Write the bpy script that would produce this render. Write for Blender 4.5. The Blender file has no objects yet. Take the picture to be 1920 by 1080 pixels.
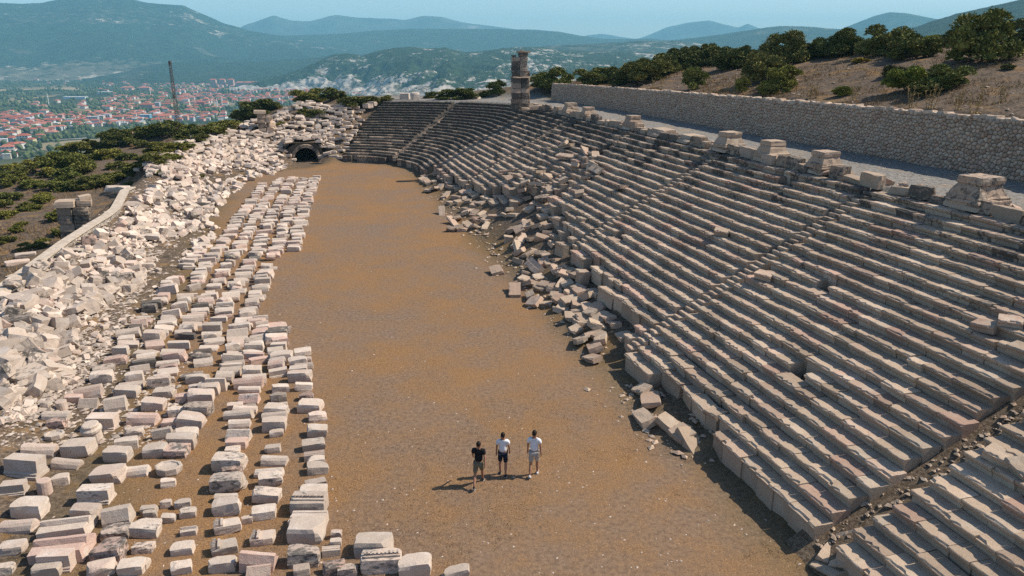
import bpy, bmesh, math, random
import numpy as np
from mathutils import Vector, Matrix, noise as mnoise
R = math.radians
S = bpy.context.scene
COL = S.collection

# ------------------------------------------------------------------ camera
CAM_H, PITCH, FPX = 15.2, R(17.6), 1400.0          # metres, radians, pixels of a 1920 wide frame
cd = bpy.data.cameras.new('camera'); cam = bpy.data.objects.new('camera', cd); COL.objects.link(cam)
cam.location = (0, 0, CAM_H); cam.rotation_euler = (R(90) - PITCH, 0, 0)
cd.sensor_width = 36; cd.lens = FPX / 1920 * 36; cd.clip_start = .5; cd.clip_end = 90000
S.camera = cam

# ------------------------------------------------------------------ sky, sun, exposure
SUN_EL, SUN_AZ = R(45.5), R(12)                      # azimuth from +X towards +Y
w = bpy.data.worlds.new('World'); S.world = w; w.use_nodes = True
nt = w.node_tree; nt.nodes.clear()
sk = nt.nodes.new('ShaderNodeTexSky'); sk.sky_type = 'NISHITA'; sk.sun_disc = False
sk.sun_elevation = SUN_EL; sk.sun_rotation = R(90) - SUN_AZ
sk.altitude = 1000; sk.air_density = 1.0; sk.dust_density = 1.2; sk.ozone_density = 3.0
tint = nt.nodes.new('ShaderNodeMix'); tint.data_type = 'RGBA'; tint.blend_type = 'MULTIPLY'
tint.inputs[0].default_value = 1.0; tint.inputs[7].default_value = (1.0, .985, .985, 1)
bg = nt.nodes.new('ShaderNodeBackground'); bg.inputs[1].default_value = .125
wo = nt.nodes.new('ShaderNodeOutputWorld')
nt.links.new(sk.outputs[0], tint.inputs[6]); nt.links.new(tint.outputs[2], bg.inputs[0]); nt.links.new(bg.outputs[0], wo.inputs[0])
sd = bpy.data.lights.new('sun', 'SUN'); sun = bpy.data.objects.new('sun', sd); COL.objects.link(sun)
sd.energy = 5.0; sd.angle = R(.53); sd.color = (1.0, .91, .78)
sdir = Vector((math.cos(SUN_EL) * math.cos(SUN_AZ), math.cos(SUN_EL) * math.sin(SUN_AZ), math.sin(SUN_EL)))
sun.rotation_euler = sdir.to_track_quat('Z', 'Y').to_euler()
S.view_settings.view_transform = 'Standard'; S.view_settings.look = 'None'
S.view_settings.exposure = .37; S.view_settings.gamma = 1.0; S.view_settings.use_curve_mapping = False
S.cycles.max_bounces = 5; S.cycles.diffuse_bounces = 3; S.cycles.volume_bounces = 0; S.cycles.transparent_max_bounces = 4
S.cycles.use_denoising = False
try: S.cycles.denoiser = 'OPENIMAGEDENOISE'
except Exception: pass
S.cycles.volume_step_rate = 1.0

# ------------------------------------------------------------------ helpers
def link(o, parent=None):
    COL.objects.link(o)
    if parent is not None: o.parent = parent
    return o
def tag(o, label=None, cat=None, group=None, kind=None):
    if label: o['label'] = label
    if cat: o['category'] = cat
    if group: o['group'] = group
    if kind: o['kind'] = kind
    return o
def empty(name, loc=(0, 0, 0), rz=0.0):
    o = bpy.data.objects.new(name, None); o.location = loc; o.rotation_euler = (0, 0, rz); o.empty_display_size = .2
    return link(o)
def npmesh(name, V, F, mats=(), smooth=False, mi=None):
    """V (n,3), F (m,3|4) or list of such arrays"""
    me = bpy.data.meshes.new(name)
    V = np.asarray(V, dtype=np.float32)
    Fs = F if isinstance(F, list) else [F]
    Fs = [np.asarray(f, dtype=np.int32) for f in Fs if len(f)]
    me.vertices.add(len(V)); me.vertices.foreach_set('co', V.ravel())
    loops = np.concatenate([f.ravel() for f in Fs]); tot = np.concatenate([np.full(len(f), f.shape[1], np.int32) for f in Fs])
    me.loops.add(len(loops)); me.loops.foreach_set('vertex_index', loops)
    me.polygons.add(len(tot)); me.polygons.foreach_set('loop_start', np.concatenate([[0], np.cumsum(tot)[:-1]]).astype(np.int32))
    me.polygons.foreach_set('loop_total', tot)
    if mi is not None: me.polygons.foreach_set('material_index', np.asarray(mi, np.int32))
    me.polygons.foreach_set('use_smooth', np.full(len(tot), smooth, bool))
    for m in mats: me.materials.append(m)
    me.update(calc_edges=True); me.validate()
    return me
def bmmesh(name, bm, mats=(), smooth=False):
    me = bpy.data.meshes.new(name)
    bmesh.ops.recalc_face_normals(bm, faces=bm.faces)
    if smooth:
        for f in bm.faces: f.smooth = True
    bm.to_mesh(me); bm.free()
    for m in mats: me.materials.append(m)
    return me
def obj(name, me, parent=None, loc=(0, 0, 0), rot=(0, 0, 0), scale=(1, 1, 1), color=None):
    o = bpy.data.objects.new(name, me); o.location = loc; o.rotation_euler = rot; o.scale = scale
    if color is not None: o.color = color
    return link(o, parent)
def bm_box(bm, c, d, rz=0.0, taper=1.0):
    r = bmesh.ops.create_cube(bm, size=1.0)
    m = Matrix.Translation(c) @ Matrix.Rotation(rz, 4, 'Z')
    for v in r['verts']:
        k = taper if v.co.z > 0 else 1.0
        v.co = m @ Vector((v.co.x * d[0] * k, v.co.y * d[1] * k, v.co.z * d[2]))
    return r['verts']
def bm_tube(bm, p, q, r0, r1=None, n=6):
    p, q = Vector(p), Vector(q); d = q - p
    rr = bmesh.ops.create_cone(bm, cap_ends=True, segments=n, radius1=r0, radius2=r0 if r1 is None else r1, depth=d.length)
    m = Matrix.Translation((p + q) / 2) @ d.to_track_quat('Z', 'Y').to_matrix().to_4x4()
    for v in rr['verts']: v.co = m @ v.co
    return rr['verts']
def sstep(a, b, x):
    t = np.clip((np.asarray(x, float) - a) / (b - a), 0, 1); return t * t * (3 - 2 * t)
def _hash(ix, iy, seed):
    h = (ix.astype(np.int64) * 374761393 + iy.astype(np.int64) * 668265263 + seed * 144665) & 0x7fffffff
    h = ((h ^ (h >> 13)) * 1274126177) & 0x7fffffff
    return ((h ^ (h >> 16)) & 0xffff) / 65535.0
def vnoise(x, y, seed=0):
    x = np.asarray(x, float); y = np.asarray(y, float)
    ix, iy = np.floor(x), np.floor(y); fx, fy = x - ix, y - iy
    fx = fx * fx * (3 - 2 * fx); fy = fy * fy * (3 - 2 * fy)
    a, b = _hash(ix, iy, seed), _hash(ix + 1, iy, seed); c, d = _hash(ix, iy + 1, seed), _hash(ix + 1, iy + 1, seed)
    return (a * (1 - fx) + b * fx) * (1 - fy) + (c * (1 - fx) + d * fx) * fy
def fbm(x, y, seed=0, oct=5, rough=.5):
    s, a, t = 0, 1.0, 0
    for i in range(oct):
        s = s + a * vnoise(x * 2 ** i + 17.3 * i, y * 2 ** i - 9.1 * i, seed + i); t += a; a *= rough
    return s / t
def ray(px, py):
    a = (np.asarray(px, float) - 960) / FPX; b = (540 - np.asarray(py, float)) / FPX
    c, s = math.cos(PITCH), math.sin(PITCH)
    return a, c + b * s, -s + b * c
def at_z(px, py, z=0.0):
    dx, dy, dz = ray(px, py); t = (z - CAM_H) / dz
    return dx * t, dy * t
def at_y(px, py, y):
    dx, dy, dz = ray(px, py); t = y / dy
    return float(dx * t), float(y), float(CAM_H + dz * t)
def proj(x, y, z):
    c, s = math.cos(PITCH), math.sin(PITCH); z = z - CAM_H
    dep = y * c - z * s; up = y * s + z * c
    return 960 + FPX * x / dep, 540 - FPX * up / dep, dep

# ------------------------------------------------------------------ materials
class NT:
    def __init__(s, name):
        s.m = bpy.data.materials.new(name); s.m.use_nodes = True
        s.t = s.m.node_tree; s.t.nodes.clear()
        s.out = s.t.nodes.new('ShaderNodeOutputMaterial')
    def n(s, typ, **kw):
        nd = s.t.nodes.new('ShaderNode' + typ)
        for k, v in kw.items():
            if k.startswith('i'):
                key = int(k[1:]) if k[1:].isdigit() else k[1:]
                s.set(nd.inputs[key], v)
            else: setattr(nd, k, v)
        return nd
    def set(s, sock, v):
        if isinstance(v, bpy.types.NodeSocket): s.t.links.new(v, sock)
        elif isinstance(v, bpy.types.Node): s.t.links.new(v.outputs[0], sock)
        else: sock.default_value = v
    def math(s, op, a, b=0.0, c=0.0, clamp=False):
        nd = s.t.nodes.new('ShaderNodeMath'); nd.operation = op; nd.use_clamp = clamp
        s.set(nd.inputs[0], a); s.set(nd.inputs[1], b); s.set(nd.inputs[2], c); return nd.outputs[0]
    def vmath(s, op, a, b=(0, 0, 0)):
        nd = s.t.nodes.new('ShaderNodeVectorMath'); nd.operation = op
        s.set(nd.inputs[0], a)
        if isinstance(b, (int, float)): s.set(nd.inputs[3], b)
        else: s.set(nd.inputs[1], b)
        return nd.outputs[0]
    def noise(s, vec, scale, detail=4, rough=.55, dist=0.0):
        nd = s.t.nodes.new('ShaderNodeTexNoise'); nd.inputs['Scale'].default_value = scale; nd.inputs['Detail'].default_value = detail
        nd.inputs['Roughness'].default_value = rough; nd.inputs['Distortion'].default_value = dist
        s.t.links.new(vec, nd.inputs['Vector']); return nd.outputs[0]
    def ramp(s, fac, stops, interp='LINEAR'):
        nd = s.t.nodes.new('ShaderNodeValToRGB'); nd.color_ramp.interpolation = interp
        e = nd.color_ramp.elements
        while len(e) < len(stops): e.new(.5)
        for el, (p, c) in zip(e, stops):
            el.position = p; el.color = (*c, 1) if not isinstance(c, (int, float)) else (c, c, c, 1)
        s.set(nd.inputs[0], fac); return nd.outputs[0]
    def mix(s, fac, a, b, mode='MIX'):
        nd = s.t.nodes.new('ShaderNodeMix'); nd.data_type = 'RGBA'; nd.blend_type = mode
        s.set(nd.inputs[0], fac)
        for sock, v in ((nd.inputs[6], a), (nd.inputs[7], b)):
            s.set(sock, (*v, 1) if isinstance(v, tuple) and len(v) == 3 else v)
        return nd.outputs[2]
    def range(s, v, a, b, c=0.0, d=1.0):
        nd = s.t.nodes.new('ShaderNodeMapRange'); nd.interpolation_type = 'SMOOTHSTEP'
        s.set(nd.inputs[0], v)
        for i, q in enumerate((a, b, c, d)): s.set(nd.inputs[i + 1], q)
        return nd.outputs[0]
    def bump(s, h, strength=.5, dist=.05, normal=None):
        nd = s.t.nodes.new('ShaderNodeBump'); nd.inputs['Strength'].default_value = strength; nd.inputs['Distance'].default_value = dist
        s.t.links.new(h, nd.inputs['Height'])
        if normal is not None: s.t.links.new(normal, nd.inputs['Normal'])
        return nd.outputs[0]
    def finish(s, color, rough=.9, normal=None, spec=.15, **kw):
        b = s.t.nodes.new('ShaderNodeBsdfPrincipled')
        s.set(b.inputs['Base Color'], (*color, 1) if isinstance(color, tuple) and len(color) == 3 else color)
        s.set(b.inputs['Roughness'], rough); s.set(b.inputs['Specular IOR Level'], spec)
        if normal is not None: s.t.links.new(normal, b.inputs['Normal'])
        for k, v in kw.items(): s.set(b.inputs[k.replace('_', ' ')], v)
        s.t.links.new(b.outputs[0], s.out.inputs[0]); return s.m

def stone_mat(name, ca, cb, cw, lich=(.075, .07, .062), base_patina=0.0):
    """limestone: object colour = (patina, pink share, brightness)"""
    n = NT(name)
    tc = n.n('TexCoord').outputs['Object']; oi = n.n('ObjectInfo'); ge = n.n('NewGeometry')
    rnd = n.math('FRACT', n.math('ADD', oi.outputs['Random'], n.math('MULTIPLY', ge.outputs['Random Per Island'], 7.13)))
    r2 = n.math('FRACT', n.math('MULTIPLY', rnd, 13.7))
    sep = n.n('SeparateColor', i0=oi.outputs['Color'])
    off = n.n('CombineXYZ', i0=n.math('MULTIPLY', rnd, 37.0), i1=n.math('MULTIPLY', rnd, 53.0), i2=n.math('MULTIPLY', r2, 19.0))
    vec = n.vmath('ADD', tc, off.outputs[0])
    n1 = n.noise(vec, 1.1, 4); n2 = n.noise(vec, 4.2, 7, .68); n3 = n.noise(vec, 26.0, 4, .6)
    pinkf = n.math('MULTIPLY', n.range(n.math('ADD', r2, n.math('MULTIPLY', n.math('SUBTRACT', n1, .5), .9)), .45, .8), sep.outputs[1])
    c = n.mix(pinkf, ca, cb)
    c = n.mix(n.range(n1, .48, .72, 0, .75), c, cw)
    c = n.mix(1.0, c, n.ramp(rnd, [(0, .8), (.5, 1.0), (1, 1.12)]), 'MULTIPLY')
    c = n.mix(1.0, c, n.ramp(n3, [(.25, .72), (.5, 1.0), (.8, 1.12)]), 'MULTIPLY')
    c = n.mix(n.range(n2, .30, .42, .55, 0), c, tuple(x * .55 for x in ca))
    pat = n.math('ADD', sep.outputs[0], base_patina)
    thr = n.math('SUBTRACT', .74, n.math('MULTIPLY', pat, .42))
    lv = n.math('ADD', n.math('MULTIPLY', n2, .62), n.math('ADD', n.math('MULTIPLY', n1, .3), n.math('MULTIPLY', n.math('SUBTRACT', r2, .5), .12)))
    lf = n.range(lv, thr, n.math('ADD', thr, .13), 0, .88)
    c = n.mix(lf, c, lich)
    br = n.math('MULTIPLY', sep.outputs[2], 1.0)
    c = n.mix(1.0, c, n.n('CombineColor', i0=br, i1=br, i2=br).outputs[0], 'MULTIPLY')
    hgt = n.math('ADD', n.math('MULTIPLY', n2, 1.0), n.math('MULTIPLY', n3, .45))
    return n.finish(c, .92, n.bump(hgt, .7, .04), .12)

M_SEAT = stone_mat('seat_limestone', (.405, .305, .22), (.41, .27, .20), (.46, .38, .295))
M_BLOCK = stone_mat('pale_marble', (.53, .43, .345), (.53, .365, .29), (.62, .54, .465))
M_WALLST = stone_mat('wall_fieldstone', (.50, .385, .285), (.46, .31, .22), (.52, .44, .355))
def simple(name, col, rough=.9, var=.25, scale=6.0, spec=.15):
    n = NT(name); tc = n.n('TexCoord').outputs['Object']; oi = n.n('ObjectInfo')
    c = n.mix(1.0, col, n.ramp(n.noise(tc, scale, 4), [(.25, 1 - var), (.75, 1 + var)]), 'MULTIPLY')
    return n.finish(c, rough, None, spec)
def objcol(name, rough=.9, var=.12, scale=2.0):
    n = NT(name); tc = n.n('TexCoord').outputs['Object']; oi = n.n('ObjectInfo')
    c = n.mix(1.0, oi.outputs['Color'], n.ramp(n.noise(tc, scale, 3), [(.3, 1 - var), (.7, 1 + var)]), 'MULTIPLY')
    return n.finish(c, rough, None, .1)
M_MORTAR = simple('wall_mortar', (.21, .17, .135), .95)
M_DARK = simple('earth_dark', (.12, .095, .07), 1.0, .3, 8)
def foliage_mat(name, a, b, c):
    n = NT(name); tc = n.n('TexCoord').outputs['Object']; oi = n.n('ObjectInfo'); ge = n.n('NewGeometry')
    f = n.math('ADD', n.math('MULTIPLY', n.noise(tc, 1.6, 3), .6), n.math('MULTIPLY', ge.outputs['Random Per Island'], .45))
    col = n.ramp(f, [(.25, a), (.55, b), (.85, c)])
    col = n.mix(1.0, col, n.ramp(oi.outputs['Random'], [(0, (.8, .85, .8)), (1, (1.15, 1.05, .95))]), 'MULTIPLY')
    col = n.mix(1.0, col, oi.outputs['Color'], 'MULTIPLY')
    return n.finish(col, .8, None, .12)
M_LEAF = foliage_mat('oak_leaves', (.046, .056, .018), (.120, .125, .040), (.27, .245, .09))
M_BARK = simple('bark', (.12, .09, .065), .95, .35, 12)
M_STRAW = simple('dry_straw', (.30, .21, .095), .95, .35, 3)
# ------------------------------------------------------------------ stadium frame: u along the axis, v outwards to the right stand
CA, SA = math.cos(R(15.66)), math.sin(R(15.66))
V0, U0, RAD = 14.64, 97.3, 14.0
NROW, TREAD, POD = 22, .636, .95
def to_uv(x, y): return -SA * x + CA * y, CA * x + SA * y - V0
def to_xy(u, v): return -SA * u + CA * (v + V0), CA * u + SA * (v + V0)
def horse(x, y):
    """s: metres outside the arena edge, th: 0 right stand .. pi left bank, u, v"""
    u, v = to_uv(np.asarray(x, float), np.asarray(y, float)); du, dv = u - U0, v + RAD
    th = np.where(du > 0, np.arctan2(np.maximum(du, 0), dv), np.where(dv > 0, 0, np.pi))
    s = np.where(du > 0, np.hypot(du, dv), np.abs(dv)) - RAD
    return s, th, u, v
TH_D = np.radians([0, 30, 70, 85, 100, 120, 150, 180])
def bankH(th): return np.interp(th, TH_D, [8.5, 8.1, 7.7, 6.6, 5.4, 4.2, 2.6, 1.7])
def bankW(th): return np.interp(th, TH_D, [14, 14, 14, 13, 11, 9, 6, 3.7])
def rise_of(th): return (bankH(th) - .15 - POD) / (NROW - 1)
KC_U = [3, 10, 15, 22.9, 23.1, 28.9, 29.2, 32, 33.5, 36, 38, 41, 45, 49, 52, 55, 58, 61, 64, 68, 73, 79, 85, 92, 97]
KC_V = [2, 1, 0, 0, 1.15, 1.15, 0, 0, 1.5, 2.6, 3.0, 3.2, 3.6, 4.2, 5.6, 6.6, 7.5, 8.2, 7.0, 5.0, 3.6, 2.8, 2.0, 1.2, 0]
def collapse(u): return np.interp(u, KC_U, KC_V)
def wall_v(u): return np.interp(u, [0, 30, 87, 107, 120], [22.7, 22.5, 22.1, 21.3, 20.8])
def wall_top(u): return np.interp(u, [0, 31, 60, 107], [11.85, 11.75, 11.45, 10.75])

# control heights for the hillside outside the stadium (thin plate spline)
CP = []
def cuv(u, v, z): x, y = to_xy(u, v); CP.append((x, y, z))
for u, z in ((-10, 11.8), (15, 11.7), (45, 11.5), (75, 11.1), (107, 10.6)): cuv(u, 24.5, z)
for u, z in ((0, 13.4), (30, 13.9), (60, 13.7), (94, 12.8), (110, 11.7)): cuv(u, 35, z)
for u, z in ((0, 15.5), (30, 15.8), (60, 15.8), (83, 14.9), (102, 13.4)): cuv(u, 50, z)
for u, z in ((0, 17.0), (40, 17.0), (80, 15.2), (105, 12.5)): cuv(u, 68, z)
for u, z in ((0, 17.5), (50, 15.5), (90, 10)): cuv(u, 100, z)
for u, z in ((20, 16), (90, 6), (160, -8)): cuv(u, 150, z)
for u, v, z in ((125, 22, 9.6), (125, 5, 8.4), (132, -8, 7.4), (128, -16, 6.3), (140, 20, 7.0), (145, 0, 5.0), (160, 30, 2.0), (165, -5, -3.0), (190, 20, -9), (200, -40, -14), (150, -38, 1.5)): cuv(u, v, z)
for px, py, y in ((0, 500, 54), (0, 420, 74), (0, 330, 105), (130, 300, 120), (300, 262, 135), (430, 232, 140), (520, 203, 143), (620, 182, 138),
                  (150, 420, 78), (250, 330, 100), (400, 290, 112), (480, 260, 120), (560, 225, 128)):
    CP.append(at_y(px, py, y))
for px, y, z in ((0, 150, -14), (130, 165, -14), (300, 178, -12), (430, 185, -10), (560, 185, -8), (0, 230, -48), (300, 250, -45), (600, 250, -32)):
    CP.append(((px - 960) / FPX * y * 1.0, y, z))
for x, y, z in ((-80, 20, -3), (-60, -20, -1), (0, -30, 0), (60, -20, 12), (-140, 60, -14), (-25, 20, .3)): CP.append((x, y, z))
for u in (35, 45, 55, 65, 75, 85): cuv(u, -38.5, -1.9 if u < 80 else -.9); cuv(u, -43, -2.0 if u < 80 else -.9)
CP = np.array(CP)
def _tk(r2): return np.where(r2 > 0, r2 * np.log(np.maximum(r2, 1e-9)), 0)
_n = len(CP); _K = _tk(((CP[:, None, :2] - CP[None, :, :2]) ** 2).sum(-1)) + np.eye(_n) * 25.0
_P = np.c_[np.ones(_n), CP[:, :2]]
_W = np.linalg.solve(np.block([[_K, _P], [_P.T, np.zeros((3, 3))]]), np.r_[CP[:, 2], 0, 0, 0])
def tps(x, y):
    sh = x.shape; x = x.ravel(); y = y.ravel(); o = _W[_n] + _W[_n + 1] * x + _W[_n + 2] * y
    for i in range(_n): o = o + _W[i] * _tk((x - CP[i, 0]) ** 2 + (y - CP[i, 1]) ** 2)
    return o.reshape(sh)
PLAIN = -130.0
def plain_z(x, y): return PLAIN + 5 * (fbm(x / 900, y / 900, 5, 3) - .5)
def terrain(x, y, detail=True):
    x = np.asarray(x, float); y = np.asarray(y, float); shp = np.broadcast(x, y).shape
    x = np.broadcast_to(x, shp); y = np.broadcast_to(y, shp)
    s, th, u, v = horse(x, y); H, W = bankH(th), bankW(th)
    d = np.hypot(x + 10, y - 70)
    near = d < 330
    zo = np.full(shp, -70.0)
    if near.any(): zo[near] = np.clip(tps(x[near], y[near]), -90, 19)
    zo = np.clip(zo, -90, 19)
    zo = zo + (sstep(6, 40, d) if detail else 0) * ((fbm(x / 7, y / 7, 3, 5) - .5) * 1.1)
    fw = sstep(190, 640, d)
    zo = zo * (1 - fw) + plain_z(x, y) * fw
    rs = rise_of(th)
    stand = np.maximum(0, (s / TREAD) * rs - .12)
    kc = np.where(th < .001, collapse(u), 0); sc = kc * TREAD
    top = kc * rs + .12
    heap = np.clip((s + 1.2) / (sc + 1.2), 0, 1) ** 1.15 * top
    stand = np.where((kc > .8) & (s < sc), np.maximum(heap, 0), stand)
    bank = H * sstep(-4.0, 1.0, s / np.maximum(W, 1) * 1.0 * 1.0) if False else H * sstep(-3.5, W, s)
    left = sstep(R(68), R(74), th)
    zi = stand * (1 - left) + bank * left
    zi = np.minimum(zi, np.where(left > .5, H, 99))
    zi = np.where((s > W) & (left < .5), H - .02, zi)
    a = np.interp(th, np.radians([0, 20, 70, 110, 150, 180]), [9.5, 8, 4, 2, 1.0, .4]); b = np.interp(th, np.radians([0, 20, 70, 110, 150, 180]), [9.6, 16, 16, 14, 8, 2.2])
    wv = wall_v(u) + .95
    wr = np.where((th < .001) | ((u < 108) & (v > 18)), (v > wv) * 1.0, sstep(W + a, W + b, s))
    wr = np.where((u >= 106) & (v > 14) & (u < 114), np.maximum(sstep(W + a, W + b, s), sstep(106, 114, u) * sstep(16, 26, v)), wr)
    wr = np.where((th < .001) & (u < 106.0), (v > wv) * 1.0, wr)
    # vault corridor at the apex
    cor = (np.abs(v + RAD) < 2.3) & (u > U0) & (s < 8.5)
    z = zi * (1 - wr) + zo * wr
    # the collapsed near end of the left bank: keep low
    z = np.where(cor, np.minimum(z, 0), z)
    if detail:
        amp = np.where((s > 0) & (left < .5) & (s < W), .0, .10)
        z = z + amp * (fbm(x / 2.3, y / 2.3, 8, 4) - .5) * np.where(s < -1, .6, 1.6)
    return z
# fast lookup grid
GX, GY = np.arange(-230, 190, 1.0), np.arange(-5, 300, 1.0)
_gx, _gy = np.meshgrid(GX, GY, indexing='ij')
ZG = terrain(_gx, _gy)
def zt(x, y):
    fx = np.clip((np.asarray(x, float) - GX[0]), 0, len(GX) - 2.001); fy = np.clip((np.asarray(y, float) - GY[0]), 0, len(GY) - 2.001)
    i, j = fx.astype(int), fy.astype(int); a, b = fx - i, fy - j
    return (ZG[i, j] * (1 - a) + ZG[i + 1, j] * a) * (1 - b) + (ZG[i, j + 1] * (1 - a) + ZG[i + 1, j + 1] * a) * b
def hit(px, py):
    """first terrain point seen at a pixel (arrays ok) -> x, y, z"""
    dx, dy, dz = ray(np.atleast_1d(px).astype(float), np.atleast_1d(py).astype(float))
    dx = np.broadcast_to(dx, dz.shape); dy = np.broadcast_to(dy, dz.shape)
    res = np.full((len(dz), 3), np.nan); todo = np.ones(len(dz), bool); tp = 12.0
    for t in np.concatenate([np.arange(12, 60, .25), np.arange(60, 280, .5)]):
        h = todo & (CAM_H + dz * t < zt(dx * t, dy * t))
        if h.any():
            tm = (t + tp) / 2; res[h] = np.c_[dx[h] * tm, dy[h] * tm, zt(dx[h] * tm, dy[h] * tm)]; todo &= ~h
        tp = t
    return res
# ---- the one ground sheet
def spaced(lo, hi, step, far, g):
    a = list(np.arange(lo, hi + step, step)); st = step
    while a[-1] < far: st *= g; a.append(a[-1] + st)
    st = step; b = []
    cur = lo
    while cur > -far: st *= g; cur -= st; b.append(cur)
    return np.array(b[::-1] + a)
xs = spaced(-95, 62, .8, 12500, 1.075)
ys = spaced(12, 160, .8, 12400, 1.06); ys = ys[ys > -600]
gx, gy = np.meshgrid(xs, ys, indexing='ij'); gz = terrain(gx, gy)
nx, ny = gx.shape; ii = np.arange(nx * ny).reshape(nx, ny)
F = np.stack([ii[:-1, :-1], ii[1:, :-1], ii[1:, 1:], ii[:-1, 1:]], -1).reshape(-1, 4)
s_, th_, u_, v_ = horse(gx, gy)
arena = (1 - sstep(-2.5, 2.0, s_ + 3 * (fbm(gx / 5, gy / 5, 2) - .5) + np.where(th_ > 1.2, 4.5 * sstep(1.2, 1.6, th_), 0)))
arena = np.where(u_ < -10, 0, arena)
grav = ((th_ < 1.25) & (s_ > 13.5) & (v_ < wall_v(u_) + .3)) * (1 - sstep(22, 27, s_))
dist = np.hypot(gx + 10, gy - 70)
hill = (1 - arena - grav).clip(0) * (1 - sstep(260, 420, dist))
zone = np.stack([arena, grav, hill, np.ones_like(arena)], -1).reshape(-1, 4).astype(np.float32)

n = NT('ground_surface')
pos = n.n('NewGeometry').outputs['Position']; at = n.n('Attribute', attribute_name='zone'); sp = n.n('SeparateColor', i0=at.outputs['Color'])
big = n.noise(pos, .11, 4); mid = n.noise(pos, .55, 5, .62); fine = n.noise(pos, 5.5, 6, .7); vf = n.noise(pos, 19.0, 3, .7)
grass = n.mix(n.range(vf, .38, .66), (.165, .092, .043), (.335, .193, .090))
dirt = n.mix(n.range(fine, .30, .75), (.135, .089, .060), (.262, .187, .132))
gf = n.math('ADD', n.math('ADD', n.math('MULTIPLY', big, .55), n.math('MULTIPLY', mid, .38)), n.math('MULTIPLY', fine, .28))
c_ar = n.mix(n.range(gf, .47, .73), dirt, grass)
c_ar = n.mix(n.range(n.noise(pos, 1.7, 6, .7), .62, .76, 0, .35), c_ar, (.085, .06, .038))
sp1 = n.n('TexVoronoi', iVector=pos, iScale=7.0, feature='F1')
c_ar = n.mix(n.math('MULTIPLY', n.range(sp1.outputs[0], .10, .05), n.range(n.noise(pos, .9, 2), .52, .6)), c_ar, (.55, .47, .40))
c_gr = n.mix(n.range(fine, .3, .7), (.10, .095, .088), (.30, .28, .25))
c_gr = n.mix(n.range(mid, .52, .68, 0, .45), c_gr, (.30, .215, .12))
c_hi = n.mix(n.range(fine, .36, .68), (.062, .046, .034), (.195, .145, .103))
c_hi = n.mix(n.range(mid, .50, .66, 0, .75), c_hi, n.mix(vf, (.17, .10, .042), (.30, .18, .078)))
c_hi = n.mix(n.range(n.noise(pos, .8, 6, .72), .54, .64, 0, .75), c_hi, (.042, .036, .027))
fld = n.n('TexVoronoi', iVector=n.vmath('MULTIPLY', n.vmath('ADD', pos, n.vmath('SCALE', n.n('TexNoise', iVector=pos, iScale=.004).outputs[1], 130.0)), (1.0, .55, 1.0)), iScale=.0062)
fr = n.n('SeparateColor', i0=fld.outputs['Color'])
dd = n.n('SeparateXYZ', i0=pos)
tanf = n.range(n.noise(pos, .0011, 3), .46, .60)
c_pl = n.mix(n.range(fr.outputs[0], .35, .6), (.024, .036, .016), (.052, .066, .028))
c_pl = n.mix(n.math('MULTIPLY', n.range(fr.outputs[1], .62, .72), tanf), c_pl, (.30, .225, .13))
c_pl = n.mix(n.range(n.noise(pos, .018, 5, .7), .57, .66, 0, .55), c_pl, (.018, .027, .012))
c_pl = n.mix(n.math('MULTIPLY', n.range(n.noise(pos, .045, 3, .7), .62, .70), .7), c_pl, (.34, .29, .23))
col = n.mix(sp.outputs[2], c_pl, c_hi); col = n.mix(sp.outputs[1], col, c_gr); col = n.mix(sp.outputs[0], col, c_ar)
hh = n.math('ADD', n.math('MULTIPLY', fine, .7), n.math('MULTIPLY', vf, .5))
M_GROUND = n.finish(col, .97, n.bump(hh, .55, .06), .08)
me = npmesh('ground', np.stack([gx, gy, gz], -1).reshape(-1, 3), F, [M_GROUND], smooth=True)
ca_ = me.color_attributes.new('zone', 'FLOAT_COLOR', 'POINT'); ca_.data.foreach_set('color', zone.ravel())
tag(obj('ground', me), kind='structure')
# ------------------------------------------------------------------ mountains and hills beyond the valley
def range_mat(name, forest, bare, white, thr_w, sc, dark=.6):
    n = NT(name); pos = n.n('NewGeometry').outputs['Position']
    p2 = n.vmath('MULTIPLY', pos, (1, 1, 1.8))
    a = n.noise(p2, sc, 6, .62); b = n.noise(p2, sc * 5, 5, .65); c = n.noise(p2, sc * 22, 3, .7)
    col = n.mix(n.range(b, .4, .65), forest, tuple(x * 1.7 for x in forest))
    col = n.mix(n.range(c, .5, .62, 0, dark), col, tuple(x * .45 for x in forest))
    col = n.mix(n.range(a, .58, .72, 0, .7), col, bare)
    wv = n.math('ADD', n.math('MULTIPLY', a, .5), n.math('ADD', n.math('MULTIPLY', b, .36), n.math('MULTIPLY', c, .14)))
    at = n.n('Attribute', attribute_name='bare')
    col = n.mix(n.range(n.math('ADD', n.math('MULTIPLY', at.outputs['Fac'], .55), n.math('MULTIPLY', b, .8)), .52, .74, 0, .85), col, bare)
    wv = n.math('ADD', wv, n.math('MULTIPLY', at.outputs['Fac'], .16))
    col = n.mix(n.range(wv, thr_w, thr_w + .035), col, white)
    return n.finish(col, 1.0, None, .03)
FOR = (.022, .036, .017)
M_FAR = range_mat('far_mountain', (.045, .055, .035), (.16, .14, .11), (.24, .22, .19), .60, .0006)
M_BIGM = range_mat('big_mountain', (.017, .030, .015), (.13, .115, .08), (.34, .29, .23), .605, .0034)
M_MIDM = range_mat('mid_ridge', FOR, (.09, .09, .06), (.30, .27, .22), .615, .0030)
M_BADL = range_mat('badland_hills', (.024, .038, .018), (.23, .20, .165), (.40, .36, .31), .545, .0085, .8)
M_FORE = range_mat('forest_hill', (.020, .032, .014), (.06, .06, .035), (.26, .22, .16), .665, .004, .85)
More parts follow.
